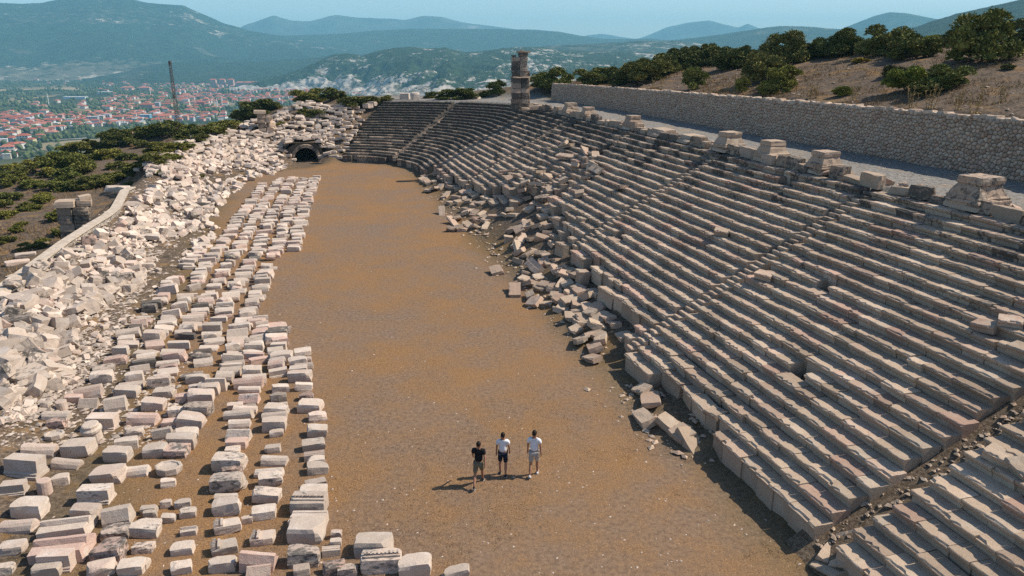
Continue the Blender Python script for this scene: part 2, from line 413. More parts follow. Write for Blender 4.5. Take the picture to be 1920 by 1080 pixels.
def ridge(name, sil, D, Dfoot, mat, seed, gully=.12, gs=.004, rough=.02, nseg=260, nrad=60, zfoot=PLAIN, back=.5, bare=None, pw=1.15):
    px = np.array([p[0] for p in sil], float); py = np.array([p[1] for p in sil], float)
    X = np.linspace(px[0], px[-1], nseg); Y = np.interp(X, px, py)
    k = np.array([1, 2, 3, 2, 1]) / 9.0; Y = np.convolve(np.pad(Y, 2, mode='edge'), k, mode='valid')
    dx, dy, dz = ray(X, Y); hz = np.hypot(dx, dy); ax, ay = dx / hz, dy / hz; zc = CAM_H + dz / hz * D
    t = np.concatenate([np.linspace(0, 1, nrad), 1 + np.linspace(.04, 1, 14) * back])
    T, Zc = np.meshgrid(t, zc, indexing='ij')
    if callable(Dfoot): Dfoot = Dfoot(X)[None]
    rad = Dfoot + (D - Dfoot) * T
    PX, PY = ax[None] * rad, ay[None] * rad
    prof = np.where(T <= 1, np.clip(T, 0, 1) ** pw, 1 - sstep(1, 1 + back, T))
    Hh = Zc - zfoot
    rg = 1 - 2 * np.abs(fbm(PX * gs, PY * gs, seed, 5, .55) - .5)
    env = np.where(T <= 1, np.clip(T * 4, 0, 1) * np.clip((1 - T) * 3, 0, 1), 0)
    Z = zfoot - 2 + Hh * prof + env * (rg - .75) * gully * np.abs(Hh).max() + (fbm(PX * gs * 9, PY * gs * 9, seed + 9, 3) - .5) * rough * np.abs(Hh).max() * np.where(T < .02, 0, 1)
    nT, nS = T.shape; ii = np.arange(nT * nS).reshape(nT, nS)
    F = np.stack([ii[:-1, :-1], ii[:-1, 1:], ii[1:, 1:], ii[1:, :-1]], -1).reshape(-1, 4)
    me = npmesh(name, np.stack([PX, PY, Z], -1).reshape(-1, 3), F, [mat], smooth=True)
    av = np.zeros(T.shape) if bare is None else bare(np.broadcast_to(X[None], T.shape), T)
    a = me.attributes.new('bare', 'FLOAT', 'POINT'); a.data.foreach_set('value', av.ravel().astype(np.float32))
    return tag(obj(name, me), kind='structure')
ridge('distant_mountain', [(1150, 80), (1200, 71), (1225, 62), (1250, 51), (1290, 42), (1330, 38), (1360, 46), (1385, 51), (1402, 44), (1430, 55), (1500, 75)], 11500, 9500, M_FAR, 41, .10, .0006)
ridge('distant_mountain', [(430, 70), (455, 48), (480, 40), (512, 28), (545, 38), (580, 40), (630, 27), (672, 33), (720, 34), (760, 37), (795, 29), (830, 32), (870, 42), (940, 51), (1000, 60), (1060, 72), (1130, 84)], 10600, 8700, M_FAR, 42, .12, .0007)
ridge('distant_mountain', [(1060, 84), (1100, 66), (1128, 63), (1180, 71), (1260, 84)], 11500, 10000, M_FAR, 43, .05, .0006)
ridge('mountain', [(-520, 120), (-420, 60), (-300, 25), (-150, 5), (-60, -2), (0, 5), (40, 7), (75, 6), (110, -2), (160, -7), (225, -8), (272, 3), (300, 7), (345, 10), (380, 26), (420, 43), (450, 51), (470, 58), (560, 72), (660, 86), (760, 98)], 6800, 4600, M_BIGM, 44, .20, .0011, .02, 420, 110, bare=lambda X, T: .55 * sstep(.30, .08, T) + .25 * sstep(.55, .7, T) * sstep(.95, .8, T))
ridge('ridge', [(330, 92), (400, 80), (470, 68), (560, 66), (650, 62), (700, 57), (740, 55), (800, 53), (860, 54), (940, 54), (1000, 55), (1050, 59), (1085, 66), (1130, 72), (1170, 73), (1220, 71), (1290, 80), (1380, 90)], 7200, 5300, M_MIDM, 45, .10, .0014, .015, 320, 60)
ridge('ridge', [(1060, 100), (1150, 88), (1220, 78), (1280, 73), (1360, 63), (1430, 52), (1463, 48), (1510, 49), (1563, 53), (1620, 58), (1700, 66), (1800, 80), (1930, 90)], 5600, 3900, M_MIDM, 46, .12, .002, .012, 300, 60, zfoot=-120)
ridge('ridge', [(1540, 70), (1580, 53), (1612, 40), (1640, 29), (1668, 22), (1700, 24), (1735, 31), (1790, 42), (1900, 60)], 7600, 6000, M_MIDM, 47, .12, .0014, .012, 160, 50)
ridge('forest_mountain', [(1470, 128), (1560, 108), (1640, 76), (1690, 60), (1750, 37), (1820, 18), (1870, 8), (1920, -4), (2000, -22), (2200, -40), (2500, 20), (2700, 90)], 2900, 1500, M_FORE, 48, .10, .004, .02, 420, 60, zfoot=-60)
ridge('hill', [(130, 150), (180, 143), (236, 134), (262, 124), (300, 119), (332, 115), (400, 117), (480, 115), (560, 110), (620, 103), (652, 98), (700, 110), (760, 128)], 4700, 3700, M_FORE, 49, .14, .004, .05, 260, 50, bare=lambda X, T: .5 * sstep(200, 240, X) * sstep(290, 250, X))
def badl(X, T):
    return .75 * sstep(.62, .30, T) + .30 * sstep(930, 980, X) * sstep(1090, 1040, X) + .35 * sstep(1180, 1230, X) - .15
ridge('badland_hills', [(430, 168), (500, 148), (560, 130), (600, 112), (625, 102), (650, 99), (680, 103), (705, 95), (735, 89), (765, 87), (800, 90), (835, 88), (870, 97), (905, 95), (940, 90), (975, 87), (1005, 87), (1040, 92), (1075, 95), (1120, 96), (1180, 95), (1250, 98), (1330, 97), (1420, 104), (1500, 120)], 3300, lambda X: np.interp(X, [430, 620, 700, 820], [3150, 2900, 2400, 1150]), M_BADL, 50, .42, .0075, .04, 520, 150, bare=badl, pw=1.35)
ridge('hill', [(940, 96), (1000, 88), (1040, 84), (1100, 82), (1160, 79), (1200, 76), (1260, 75), (1330, 84), (1420, 92), (1500, 105)], 4300, 3000, M_MIDM, 51, .16, .003, .03, 240, 50, bare=lambda X, T: .4 + 0 * X)

# ------------------------------------------------------------------ valley air
bm = bmesh.new(); hz0, hz1 = -134.0, 560.0
bm_box(bm, (0, 6500, (hz0 + hz1) / 2), (30000, 14600, hz1 - hz0))
n = NT('valley_haze')
pv = n.n('VolumePrincipled'); pv.inputs['Color'].default_value = (.33, .78, 1.0, 1); pv.inputs['Density'].default_value = 1.1e-4
pv.inputs['Anisotropy'].default_value = 0.0
n.t.links.new(pv.outputs[0], n.out.inputs[1])
tag(obj('haze', bmmesh('haze', bm, [n.m])), kind='stuff')
# ------------------------------------------------------------------ stone seats
DV, RV = Vector((-SA, CA, 0)), Vector((CA, SA, 0))
def seat_mesh(L, seed, end=0, tall=.95, worn=1.0, front=None):
    """one seat stone: x along the row, y outwards from the arena, top front edge at the origin"""
    rg = random.Random(seed)
    n = max(4, int(L / .13)); xs_ = [-L / 2 + L * i / n for i in range(n + 1)]
    xs_ = [x if i in (0, n) else x + rg.uniform(-.03, .03) for i, x in enumerate(xs_)]
    V, prof_n = [], 9
    ph = rg.uniform(0, 50); chip = 0; hold = 0; brk = rg.random() < .35
    for i, x in enumerate(xs_):
        if hold <= 0: chip = rg.choice((0, 0, .02, .05, .08, .14)) * worn; hold = rg.randint(1, 3)
        hold -= 1
        w = mnoise.noise((x * 2.3 + ph, ph, 0)) * .05 + mnoise.noise((x * 7 + ph, 3, ph)) * .035
        ce = chip + abs(w) * worn; cz = chip * .45 + abs(mnoise.noise((x * 5 + ph, 7, 1))) * .03 * worn
        e = .05 * (1 if i in (0, n) else 0) * rg.random()
        fb = -tall if front is None else -front
        pr = [(.075, fb), (.08, -.22 + w * .2), (-.005 + ce * .2, -.15), (-.05 + ce * .45, -.05 - cz * .5), (-.045 + ce * .8, -.012 - cz - e * .3),
              (-.02 + ce, 0.0 - cz * .25), (.34 + w * .5, -.006), (.38, -.018), (.70, .0)]
        for (y, z) in pr: V.append((x, y, z + rg.uniform(-.004, .004)))
    F = []
    for i in range(n):
        for j in range(prof_n - 1):
            a = i * prof_n + j; F.append((a, a + 1, a + prof_n + 1, a + prof_n))
    F4 = np.array(F)
    me = bpy.data.meshes.new('seat_stone'); faces = [tuple(f) for f in F]
    # back and bottom close the stone
    b0 = len(V); V += [(xs_[0], .70, -tall), (xs_[-1], .70, -tall)]
    faces.append(tuple([j for j in range(prof_n)][::-1] + [b0][::1]))
    faces.append(tuple([n * prof_n + j for j in range(prof_n)] + [b0 + 1]))
    faces.append(tuple([i * prof_n + prof_n - 1 for i in range(n + 1)] + [b0 + 1, b0]))
    faces.append(tuple([i * prof_n for i in range(n + 1)][::-1] + [b0, b0 + 1]))
    me.from_pydata(V, [], faces); me.materials.append(M_SEAT); me.update()
    bm = bmesh.new(); bm.from_mesh(me); bmesh.ops.recalc_face_normals(bm, faces=bm.faces); bm.to_mesh(me); bm.free()
    return me
LENS = (.7, .9, 1.1, 1.35, 1.6)
SEATS = {L: [seat_mesh(L, int(L * 100) * 10 + k) for k in range(7)] for L in LENS}
SHORT = {L: [seat_mesh(L, int(L * 100) * 10 + k + 500, tall=.46) for k in range(4)] for L in LENS}
PODS = [seat_mesh(L, 900 + i, tall=1.0, front=1.0) for i, L in enumerate((.9, 1.1, 1.35, 1.5, 1.1, 1.3))]
step_me = [seat_mesh(.66, 950 + i, tall=.5, worn=.6) for i in range(3)]
def inview(x, y, z, m=160):
    px, py, d = proj(x, y, z); return d > 1 and -m < px < 1920 + m and -m < py < 1080 + m + 60
rs = random.Random(7)
def patina(u_or_arc, k, th):
    p = .05 + .048 * max(0, k - 7) + (.34 if th > .3 else 0) + max(0, (u_or_arc - 42) / 50) * .40
    return min(1.3, p + rs.uniform(-.2, .3))
STAIRS = [16.4, 32.0, 47.0, 62.0, 77.5, 93.5]
GAPW = [.95, 1.0, 1.0, .95, .9, .85]
tumbled = []                                            # stones that slid out of the rows: loose things
def straight_wedge(root, ua, ub, gap_a, gap_b):
    for k in range(NROW):
        u = ua + gap_a + rs.uniform(-.12, .12); end = ub - gap_b + rs.uniform(-.12, .12)
        while u < end - .3:
            L = rs.choice(LENS); rem = end - u
            if rem - L < .45: L = min(LENS, key=lambda q: abs(q - rem)); sc = rem / L
            else: sc = rs.uniform(.93, 1.07)
            uc = u + L * sc / 2; u += L * sc
            kc = collapse(uc); d = k - kc
            z = POD + k * rise_of(0); s = k * TREAD
            sag = .10 * math.sin(uc * .35 + k * .8) * .25
            x, y = to_xy(uc, s)
            if not inview(x, y, z): continue
            if d < -.2 and rs.random() < .97:
                if rs.random() < (.72 if d > -2.3 else .30 if d > -4 else .12): tumbled.append((uc, k, L))
                continue
            jit = max(0, 1 - max(d, 0) / 1.6) if kc > .9 else 0
            mess = .3 * max(0, min(1, (uc - 52) / 8)) * max(0, 1 - abs(k - 9) / 7.5) * max(0, min(1, (78 - uc) / 8))
            if k > 0 and rs.random() < .012: continue
            j = max(jit * .8, mess * rs.random() * 1.6, .22 * (rs.random() < .06), .10 * rs.random())
            if jit > .5 and rs.random() < .18: tumbled.append((uc, k, L)); continue
            if mess > .2 and rs.random() < .12: tumbled.append((uc, k, L)); continue
            me = rs.choice(PODS) if (k == 0) else rs.choice(SEATS[L])
            lx = {m.name: m for m in ()}
            if k == 0:
                ln = max(v.co.x for v in me.vertices) * 2; sx = L * sc / ln
            else: sx = sc
            ys = s + rs.uniform(-.045, .045) - j * rs.uniform(0, .4)
            x, y = to_xy(uc, ys)
            o = obj('seat_block', me, root, (x, y, z + sag * .2 + rs.uniform(-.022, .018) - j * rs.uniform(0, .22)),
                    (rs.uniform(-.012, .012) + j * rs.uniform(-.18, .12), rs.uniform(-.008, .008) + j * rs.uniform(-.14, .14), R(15.66 - 90) + rs.uniform(-.012, .012) + j * rs.uniform(-.22, .22)),
                    (sx * .985, 1, 1), (patina(uc, k, 0), 1.0 if rs.random() < .4 else .35, rs.uniform(.78, 1.14), 1))
def stair_steps(root, pos_fn, rz_fn, th):
    for k in range(1, NROW * 2 - 1):
        kk = k / 2; z = POD + kk * rise_of(th) - .09; s = kk * TREAD + .12
        x, y, gone = pos_fn(s, kk)
        if gone or not inview(x, y, z, 40): continue
        obj('stair_step', rs.choice(step_me), root, (x, y, z + rs.uniform(-.02, .015)), (0, rs.uniform(-.03, .03), rz_fn() + rs.uniform(-.05, .05)), (1, .55, 1), (patina(40, kk, th), .4, rs.uniform(.9, 1.15), 1))
W_LABEL = ['near corner seating wedge beyond the bare earth stair gap',
           'big near seating wedge with intact podium wall above the arena shadow',
           'seating wedge between two stairways with slumped lower rows at its far end',
           'seating wedge whose lower rows have slid onto the brown arena',
           'jumbled seating wedge above the broken gap in the podium',
           'narrow far seating wedge below the tall stone pier',
           'curved end seating wedge between two stairways below the pier',
           'curved end seating wedge beside the vaulted entrance']
bounds = [3.0] + STAIRS
for i in range(6):
    a, b = bounds[i], bounds[i + 1]
    root = empty('seating_wedge', (*to_xy(a, 0), 0)); tag(root, W_LABEL[i], 'seating', 'seating wedges of the stadium')
    straight_wedge(root, a, b, GAPW[i - 1] / 2 if i else 0, GAPW[i] / 2)
    if i >= 1 and i < 6:
        ug = a + .0
        if i >= 2: stair_steps(root, lambda s, kk, ug=ug: (*to_xy(ug, s), kk < collapse(ug) + .5 or (ug > 55 and ug < 70 and rs.random() < .5)), lambda: R(15.66 - 90), 0)
    bpy.context.view_layer.update()
    inv = root.matrix_world.inverted()
    for c in root.children: c.matrix_parent_inverse = inv
def pol(th, s): return to_xy(U0 + (RAD + s) * math.sin(th), -RAD + (RAD + s) * math.cos(th))
THW = [(-.02, R(33.5)), (R(36.5), R(68))]
for i, (ta, tb) in enumerate(THW):
    root = empty('seating_wedge', (*pol(ta, 0), 0)); tag(root, W_LABEL[6 + i], 'seating', 'seating wedges of the stadium')
    for k in range(NROW):
        rad = RAD + k * TREAD; th = ta + (rs.uniform(0, .015)); tbe = tb - (k * .004 if i else 0)
        if i == 0: th = -(U0 - 93.9) / rad        # the straight end of the row carries on to the stairs
        while th < tbe - .2 / rad:
            L = rs.choice((.9, 1.1, 1.35, 1.6)); dth = L / (rad + .12)
            if th + dth > tbe: L = .7; dth = L / (rad + .12)
            tc_ = th + dth / 2; th += dth
            z = POD + k * rise_of(max(tc_, 0)); s = k * TREAD
            if tc_ < 0: x, y = to_xy(U0 + tc_ * rad, s); rz = R(15.66 - 90)
            else: x, y = pol(tc_, s); rz = R(15.66) + tc_ - R(90)
            if k == 0 and rs.random() < .15: continue
            end_mess = max(0, (tc_ - R(60)) / R(8)) if i else 0
            obj('seat_block', rs.choice(SEATS[L]), root, (x, y, z + rs.uniform(-.02, .02)), (rs.uniform(-.02, .02), rs.uniform(-.015, .015) + end_mess * rs.uniform(-.08, .08), rz + rs.uniform(-.02, .02)), (1, 1, 1), (patina(100, k, max(tc_, .31)), .6, rs.uniform(.8, 1.0), 1))
    if i == 1:
        t0 = R(35); stair_steps(root, lambda s, kk: (*pol(t0, s), False), lambda: R(15.66) + t0 - R(90), t0)
    bpy.context.view_layer.update(); inv = root.matrix_world.inverted()
    for c in root.children: c.matrix_parent_inverse = inv
# earth in the wide gap of the near stairway
bm = bmesh.new(); gv = []
for i in range(30):
    s = -.6 + i * .5; row = []
    for q in range(7):
        uu = STAIRS[0] - 1.0 + q * 2.0 / 6; x, y = to_xy(uu, s)
        zz = max(.02, POD + (s / TREAD) * rise_of(0) - .62 + .10 * (vnoise(np.array(uu * 3.1), np.array(s * 2.7), 3) - .5) + .10 * abs(q - 3) / 3)
        row.append(bm.verts.new((x, y, float(zz))))
    gv.append(row)
for a, b in zip(gv, gv[1:]):
    for q in range(6): bm.faces.new((a[q], a[q + 1], b[q + 1], b[q]))
nE = NT('stair_gap_earth'); pE = nE.n('NewGeometry').outputs['Position']
cE = nE.mix(nE.range(nE.noise(pE, 9, 6, .7), .35, .65), (.10, .07, .046), (.25, .185, .125))
tag(obj('earth_ramp', bmmesh('earth_ramp', bm, [nE.finish(cE, 1.0, nE.bump(nE.noise(pE, 14, 6, .75), 1.0, .08))], True)), kind='structure')

# ------------------------------------------------------------------ rough stone shapes
def rough_block(l, w, h, seed, chips=3, amp=.03, mat=None, res=(4, 3, 3)):
    """squared stone with worn edges; base centre at the origin"""
    rg = random.Random(seed); bm = bmesh.new()
    nx_, ny_, nz_ = res
    def g(i, n): return -.5 + i / n
    vs = {}
    for i in range(nx_ + 1):
        for j in range(ny_ + 1):
            for k in range(nz_ + 1):
                if i in (0, nx_) or j in (0, ny_) or k in (0, nz_): vs[i, j, k] = bm.verts.new((g(i, nx_), g(j, ny_), g(k, nz_)))
    def quad(a, b, c, d): bm.faces.new((vs[a], vs[b], vs[c], vs[d]))
    for i in range(nx_):
        for j in range(ny_):
            for k in (0, nz_): quad((i, j, k), (i + 1, j, k), (i + 1, j + 1, k), (i, j + 1, k))
        for k in range(nz_):
            for j in (0, ny_): quad((i, j, k), (i + 1, j, k), (i + 1, j, k + 1), (i, j, k + 1))
    for j in range(ny_):
        for k in range(nz_):
            for i in (0, nx_): quad((i, j, k), (i, j + 1, k), (i, j + 1, k + 1), (i, j, k + 1))
    ph = rg.uniform(0, 99); cut = []
    for _ in range(chips):
        nrm = Vector((rg.choice((-1, 1)) * rg.uniform(.3, 1), rg.choice((-1, 1)) * rg.uniform(.2, 1), rg.choice((-1, 1, 1)) * rg.uniform(.1, .9))).normalized()
        sup = abs(nrm.x) * l / 2 + abs(nrm.y) * w / 2 + abs(nrm.z) * h / 2
        cut.append((nrm, sup * rg.uniform(.68, .93)))
    sk1, sk2 = rg.uniform(-.1, .1), rg.uniform(-.12, .12)
    for v in bm.verts:
        p = v.co; e = sum(abs(abs(c) - .5) < 1e-6 for c in p)
        p = Vector((p.x * l, p.y * w, p.z * h))
        if e >= 2: p *= 1 - ((.030 if e == 2 else .06) if max(res) > 2 else (.03 if e == 2 else .06))
        p.x += sk1 * p.y; p.y += sk2 * p.z
        nv = mnoise.noise_vector((p.x * 1.9 + ph, p.y * 1.9, p.z * 1.9 + ph)) + .5 * mnoise.noise_vector((p.x * 5 + ph, p.y * 5 - ph, p.z * 5))
        p += nv * amp
        for nrm, dd in cut:
            q = p.dot(nrm)
            if q > dd: p -= nrm * (q - dd) * .96
        v.co = p + Vector((0, 0, h / 2))
    return bmmesh('stone_block', bm, [mat or M_BLOCK])

# ------------------------------------------------------------------ retaining wall of fieldstones
def stone_wall():
    ua, ub = 12.0, 107.0
    root = empty('retaining_wall', (*to_xy(ua, wall_v(ua)), 8.4)); tag(root, 'long retaining wall of rounded fieldstones along the upper gravel terrace', 'stone wall')
    zb = lambda u: 8.20
    def P(u, h, out=0.0):                       # h above terrace, out towards the arena; slight batter
        v = wall_v(u) - out + .045 * h
        return (*to_xy(u, v), zb(u) + h)
    # core
    N = 96; V = []; F = []
    for i in range(N + 1):
        u = ua + (ub - ua) * i / N; ht = wall_top(u) - zb(u) - .10
        for (h, o) in ((-.4, 0.0), (ht, 0.0), (ht, -1.55), (-.4, -1.75)): V.append(P(u, h, o) if o == 0 else (*to_xy(u, wall_v(u) - o), zb(u) + h))
    for i in range(N):
        for j in range(3): a = i * 4 + j; F.append((a, a + 1, a + 5, a + 4))
    Fq = F + [(0, 1, 2, 3), (N * 4 + 3, N * 4 + 2, N * 4 + 1, N * 4)]
    obj('mortar_core', npmesh('mortar_core', V, np.array(Fq), [M_MORTAR]), root)
    # Voronoi cells of a jittered lattice, in (u, h)
    rg = random.Random(5); sx, sy = .28, .22
    pts = {}; rows = int(3.9 / sy) + 1; cols = int((ub - ua) / sx)
    for r in range(-1, rows + 1):
        for c in range(-1, cols + 1):
            pts[c, r] = (ua + (c + .5 * (r & 1)) * sx + rg.uniform(-.42, .42) * sx, r * sy + rg.uniform(-.40, .40) * sy)
    cells = []
    for (c, r), (pu, ph) in pts.items():
        if not (0 <= c < cols and 0 <= r < rows): continue
        ht = wall_top(pu) - zb(pu) + .05 * math.sin(pu * 3.1)
        if ph > ht - .08 or ph < -.05: continue
        if rg.random() < .004: continue
        poly = [(pu - .5, ph - .5), (pu + .5, ph - .5), (pu + .5, ph + .5), (pu - .5, ph + .5)]
        for dc in (-2, -1, 0, 1, 2):
            for dr in (-2, -1, 0, 1, 2):
                q = pts.get((c + dc, r + dr))
                if q is None or (dc == 0 and dr == 0): continue
                mx, my = (pu + q[0]) / 2, (ph + q[1]) / 2; nx_, ny_ = q[0] - pu, q[1] - ph
                out = []
                for i in range(len(poly)):
                    a, b = poly[i], poly[(i + 1) % len(poly)]
                    da = (a[0] - mx) * nx_ + (a[1] - my) * ny_; db = (b[0] - mx) * nx_ + (b[1] - my) * ny_
                    if da <= 0: out.append(a)
                    if da * db < 0: t = da / (da - db); out.append((a[0] + (b[0] - a[0]) * t, a[1] + (b[1] - a[1]) * t))
                poly = out
                if len(poly) < 3: break
        if len(poly) < 3: continue
        cells.append((pu, ph, poly))
    cells.sort(key=lambda q: q[0])
    def stone_geo(poly, pu, ph):
        m = len(poly); bulge = rg.uniform(.03, .085); vs = []
        rnd = []                                     # round the corners: cut each vertex once
        for i in range(m):
            a, b, d = poly[i - 1], poly[i], poly[(i + 1) % m]
            rnd.append((b[0] * .8 + a[0] * .2, b[1] * .8 + a[1] * .2)); rnd.append((b[0] * .8 + d[0] * .2, b[1] * .8 + d[1] * .2))
        m = len(rnd)
        for sc, o in ((.93, -.05), (.90, .035 + bulge * .3), (.62, .05 + bulge)):
            for (a, b) in rnd: vs.append(P(pu + (a - pu) * sc, ph + (b - ph) * sc, o + rg.uniform(-.008, .008)))
        vs.append(P(pu, ph, .055 + bulge * 1.05))
        fs = []
        for q in range(2):
            for i in range(m): fs.append((q * m + i, q * m + (i + 1) % m, (q + 1) * m + (i + 1) % m, (q + 1) * m + i))
        tr = [(2 * m + i, 2 * m + (i + 1) % m, 3 * m) for i in range(m)]
        return vs, fs, tr
    vis = [q for q in cells if inview(*P(q[0], q[1]), 0)]
    near = set(id(q) for q in vis[:300]); SV, SF, ST = [], [], []
    for q in cells:
        vs, fs, tr = stone_geo(q[2], q[0], q[1])
        if id(q) in near:
            obj('wall_stone', npmesh('wall_stone', vs, [np.array(fs)[:, ::-1], np.array(tr)[:, ::-1]], [M_WALLST], True), root, color=(rg.uniform(.0, .5), 1, rg.uniform(.75, 1.12), 1))
        else:
            b = len(SV); SV += vs; SF += [[k + b for k in f] for f in fs]; ST += [[k + b for k in f] for f in tr]
    tag(obj('wall_stones', npmesh('wall_stones', SV, [np.array(SF)[:, ::-1], np.array(ST)[:, ::-1]], [M_WALLST], True), root, color=(.25, 1, .95, 1)), kind='stuff')
    # coping: flat rough stones bedded along the top
    cop = [rough_block(1, 1, 1, 300 + i, 2, .06, M_WALLST, (2, 2, 2)) for i in range(8)]
    u = ua; cnt = 0; CV = []; CF = []
    while u < ub - .2:
        l = rg.uniform(.3, .65); w = rg.uniform(.5, .8); h = rg.uniform(.10, .24)
        x, y, z = P(u + l / 2, wall_top(u) - zb(u) - .16, -w / 2 + .06)
        if cnt < 240 and inview(x, y, z, 0):
            obj('coping_stone', rg.choice(cop), root, (x, y, z), (rg.uniform(-.1, .1), rg.uniform(-.1, .1), R(15.66 - 90) + rg.uniform(-.3, .3)), (l * 1.05, w, h), (rg.uniform(-.1, .25), .5, rg.uniform(1.0, 1.3), 1)); cnt += 1
        u += l
    bpy.context.view_layer.update(); inv = root.matrix_world.inverted()
    for c in root.children: c.matrix_parent_inverse = inv
stone_wall()

# ------------------------------------------------------------------ blocks that edge the terrace, pedestals, pier
RZ = R(15.66 - 90)
BLK = [rough_block(1, 1, 1, 400 + i, 3, .045, M_SEAT) for i in range(8)]
UNI = [rough_block(1, 1, 1, 420 + i, 1, .02, M_SEAT, (3, 2, 2)) for i in range(6)]
root = empty('terrace_parapet', (*to_xy(14, 14.2), 8.3)); tag(root, 'low broken parapet of black stained blocks along the top row of seats', 'parapet')
ra = random.Random(12); u = 13.5
while u < 97:
    l = ra.uniform(.8, 1.7)
    if ra.random() < (.12 if u < 60 else .3): u += l * .6; continue
    h = ra.uniform(.3, .8); x, y = to_xy(u + l / 2, 14.25 + ra.uniform(-.14, .14))
    if inview(x, y, 8.8): obj('parapet_block', ra.choice(BLK + UNI), root, (x, y, 8.36 + ra.uniform(-.05, .03)), (ra.uniform(-.07, .07), ra.uniform(-.07, .07), RZ + ra.uniform(-.10, .10)), (l * .98, ra.uniform(.45, .7), h), (.72 + ra.uniform(-.4, .3), .3, ra.uniform(.8, 1.05), 1))
    u += l
for i in range(220):                                        # rubble packing behind the parapet
    u = ra.uniform(14, 97); x, y = to_xy(u, 14.75 + ra.uniform(-.2, .5))
    if inview(x, y, 8.8): 
        s = ra.uniform(.14, .38); obj('packing_stone', ra.choice(BLK), root, (x, y, 8.42 + ra.uniform(0, .12)), (ra.uniform(-.4, .4), ra.uniform(-.4, .4), ra.uniform(0, 6)), (s * 1.3, s, s * .8), (ra.uniform(-.1, .6), .6, ra.uniform(.95, 1.25), 1))
bpy.context.view_layer.update(); inv = root.matrix_world.inverted()
for c in root.children: c.matrix_parent_inverse = inv
def on_plane(px, py, z): return at_z(px, py, z)
PED = [((1830, 402), 1.25, 'big square pedestal stub at the near end of the parapet', 1), ((1545, 325), 1.05, 'lichen covered pedestal stub second from the near end of the parapet', 1),
       ((1447, 302), 1.1, 'pedestal stub with pale base third from the near end of the parapet', 1), ((1367, 285), 1.15, 'tall grey pedestal stub where the parapet turns to rubble', 1),
       ((1187, 244), 1.0, 'dark pedestal stub midway along the parapet', 1), ((1103, 222), 1.0, 'small pedestal stub beside the farthest one on the parapet', 1),
       ((1070, 213), 1.1, 'pale pedestal stub nearest the tall stone pier', 1), ((1242, 256), 1.3, 'flat topped broken pedestal base on the parapet beyond the slab', 0), ((1297, 272), 1.2, 'flat slab pedestal base on the parapet', 0)]
for (px, py), wd, lab, full in PED:
    wd *= 1.22
    ub_ = min((abs(proj(*to_xy(q, 14.75), 8.6)[0] - px), q) for q in np.arange(15, 96, .05))[1]
    x, y = to_xy(ub_, 14.75); root = empty('pedestal', (x, y, 8.40), RZ + ra.uniform(-.05, .05)); tag(root, lab, 'pedestal', 'pedestal stubs along the parapet')
    pt = ra.uniform(.45, .75)
    obj('base_slab', UNI[0], root, (0, 0, 0), (0, 0, 0), (wd * 1.3, wd * 1.2, .36), (pt * .6, .3, 1.05, 1))
    if full:
        bm = bmesh.new(); rg_ = random.Random(int(px))
        lay = [(0, 1.26), (.08, 1.25), (.11, 1.16), (.18, 1.19), (.24, 1.07), (.34, 1.00), (.50, .90), (.60, .82), (.63, .79), (.66, .87), (.80, .86), (.92, .84)]
        rings = []
        for (z, k) in lay:
            ring = []
            for e in range(16):
                a = e / 16 * 2 * math.pi; cx, cy = math.cos(a), math.sin(a); m = max(abs(cx), abs(cy))
                q = mnoise.noise((cx * 2 + px, cy * 2, z * 3)) * .085 * wd
                ring.append(bm.verts.new((cx / m * wd / 2 * k + q * cx, cy / m * wd / 2 * k + q * cy, .33 + z * 1.0 * wd * .8 + mnoise.noise((cx + px, cy, 4)) * .03)))
            rings.append(ring)
        for a, b in zip(rings, rings[1:]):
            for e in range(16): bm.faces.new((a[e], a[(e + 1) % 16], b[(e + 1) % 16], b[e]))
        bm.faces.new(rings[-1]); bm.faces.new(rings[0][::-1])
        obj('moulded_die', bmmesh('moulded_die', bm, [M_SEAT]), root, (0, 0, 0), color=(pt * .8, .2, .95, 1))
        obj('loose_slab', UNI[2], root, (ra.uniform(-.3, .3), wd * .72, -.02), (0, .03, .1), (wd * .9, .5, .26), (.1, .3, 1.25, 1))
    else: obj('broken_slab', UNI[3], root, (.1, .05, .33), (.03, .05, .2), (wd * 1.1, wd * .8, .26), (.4, .3, 1.1, 1))

# tall pier of squared blocks at the head of the far stairway
tx, ty = on_plane(975, 203, 8.5); root = empty('stone_pier', (tx, ty, 8.35), R(12)); tag(root, 'tall ruined pier of squared grey blocks standing at the stand top', 'stone pier')
rp = random.Random(3)
def pblock(x, y, z, l, w, h, nm='pier_block', pt=.7):
    obj(nm, rp.choice(UNI), root, (x + rp.uniform(-.02, .02), y, z), (0, 0, rp.uniform(-.02, .02)), (l, w, h * .99), (pt + rp.uniform(-.3, .35), .5, rp.uniform(.72, 1.05), 1))
z = 0
for c in range(6):
    h = (.72, .6, .66, .58, .64, .56)[c]; 
    k = 1.18 if c == 0 else 1.0
    pblock(-.52, 0, z, 1.0 * k, 1.25, h); pblock(.50, .02, z, .98 * k, 1.2, h)
    if 1 <= c <= 5: pblock(1.08, .3, z, .26, .8, h, pt=.3)
    z += h
for sx in (-.55, .52): pblock(sx, 0, z, 1.12, 1.45, .16, 'cornice_block', .8)
z += .16; zl = zr = z
for h in (.62, .55, .6, .5): pblock(-.58, 0, zl, .88, 1.0, h, pt=.9); zl += h
pblock(-.8, 0, zl, .42, .9, .22, pt=.9)
for h, l in ((.6, 1.0), (.62, .95), (.6, .9), (.55, .92), (.36, 1.02)): pblock(.36, .02, zr, l, 1.05, h, pt=.75); zr += h
pblock(.36, 0, zr, 1.62, 1.35, .22, 'capital_slab', .8); zr += .22
pblock(.2, 0, zr, .5, .7, .1, 'capital_slab', .6); pblock(.98, .1, z, .38, .7, .62, pt=.8)
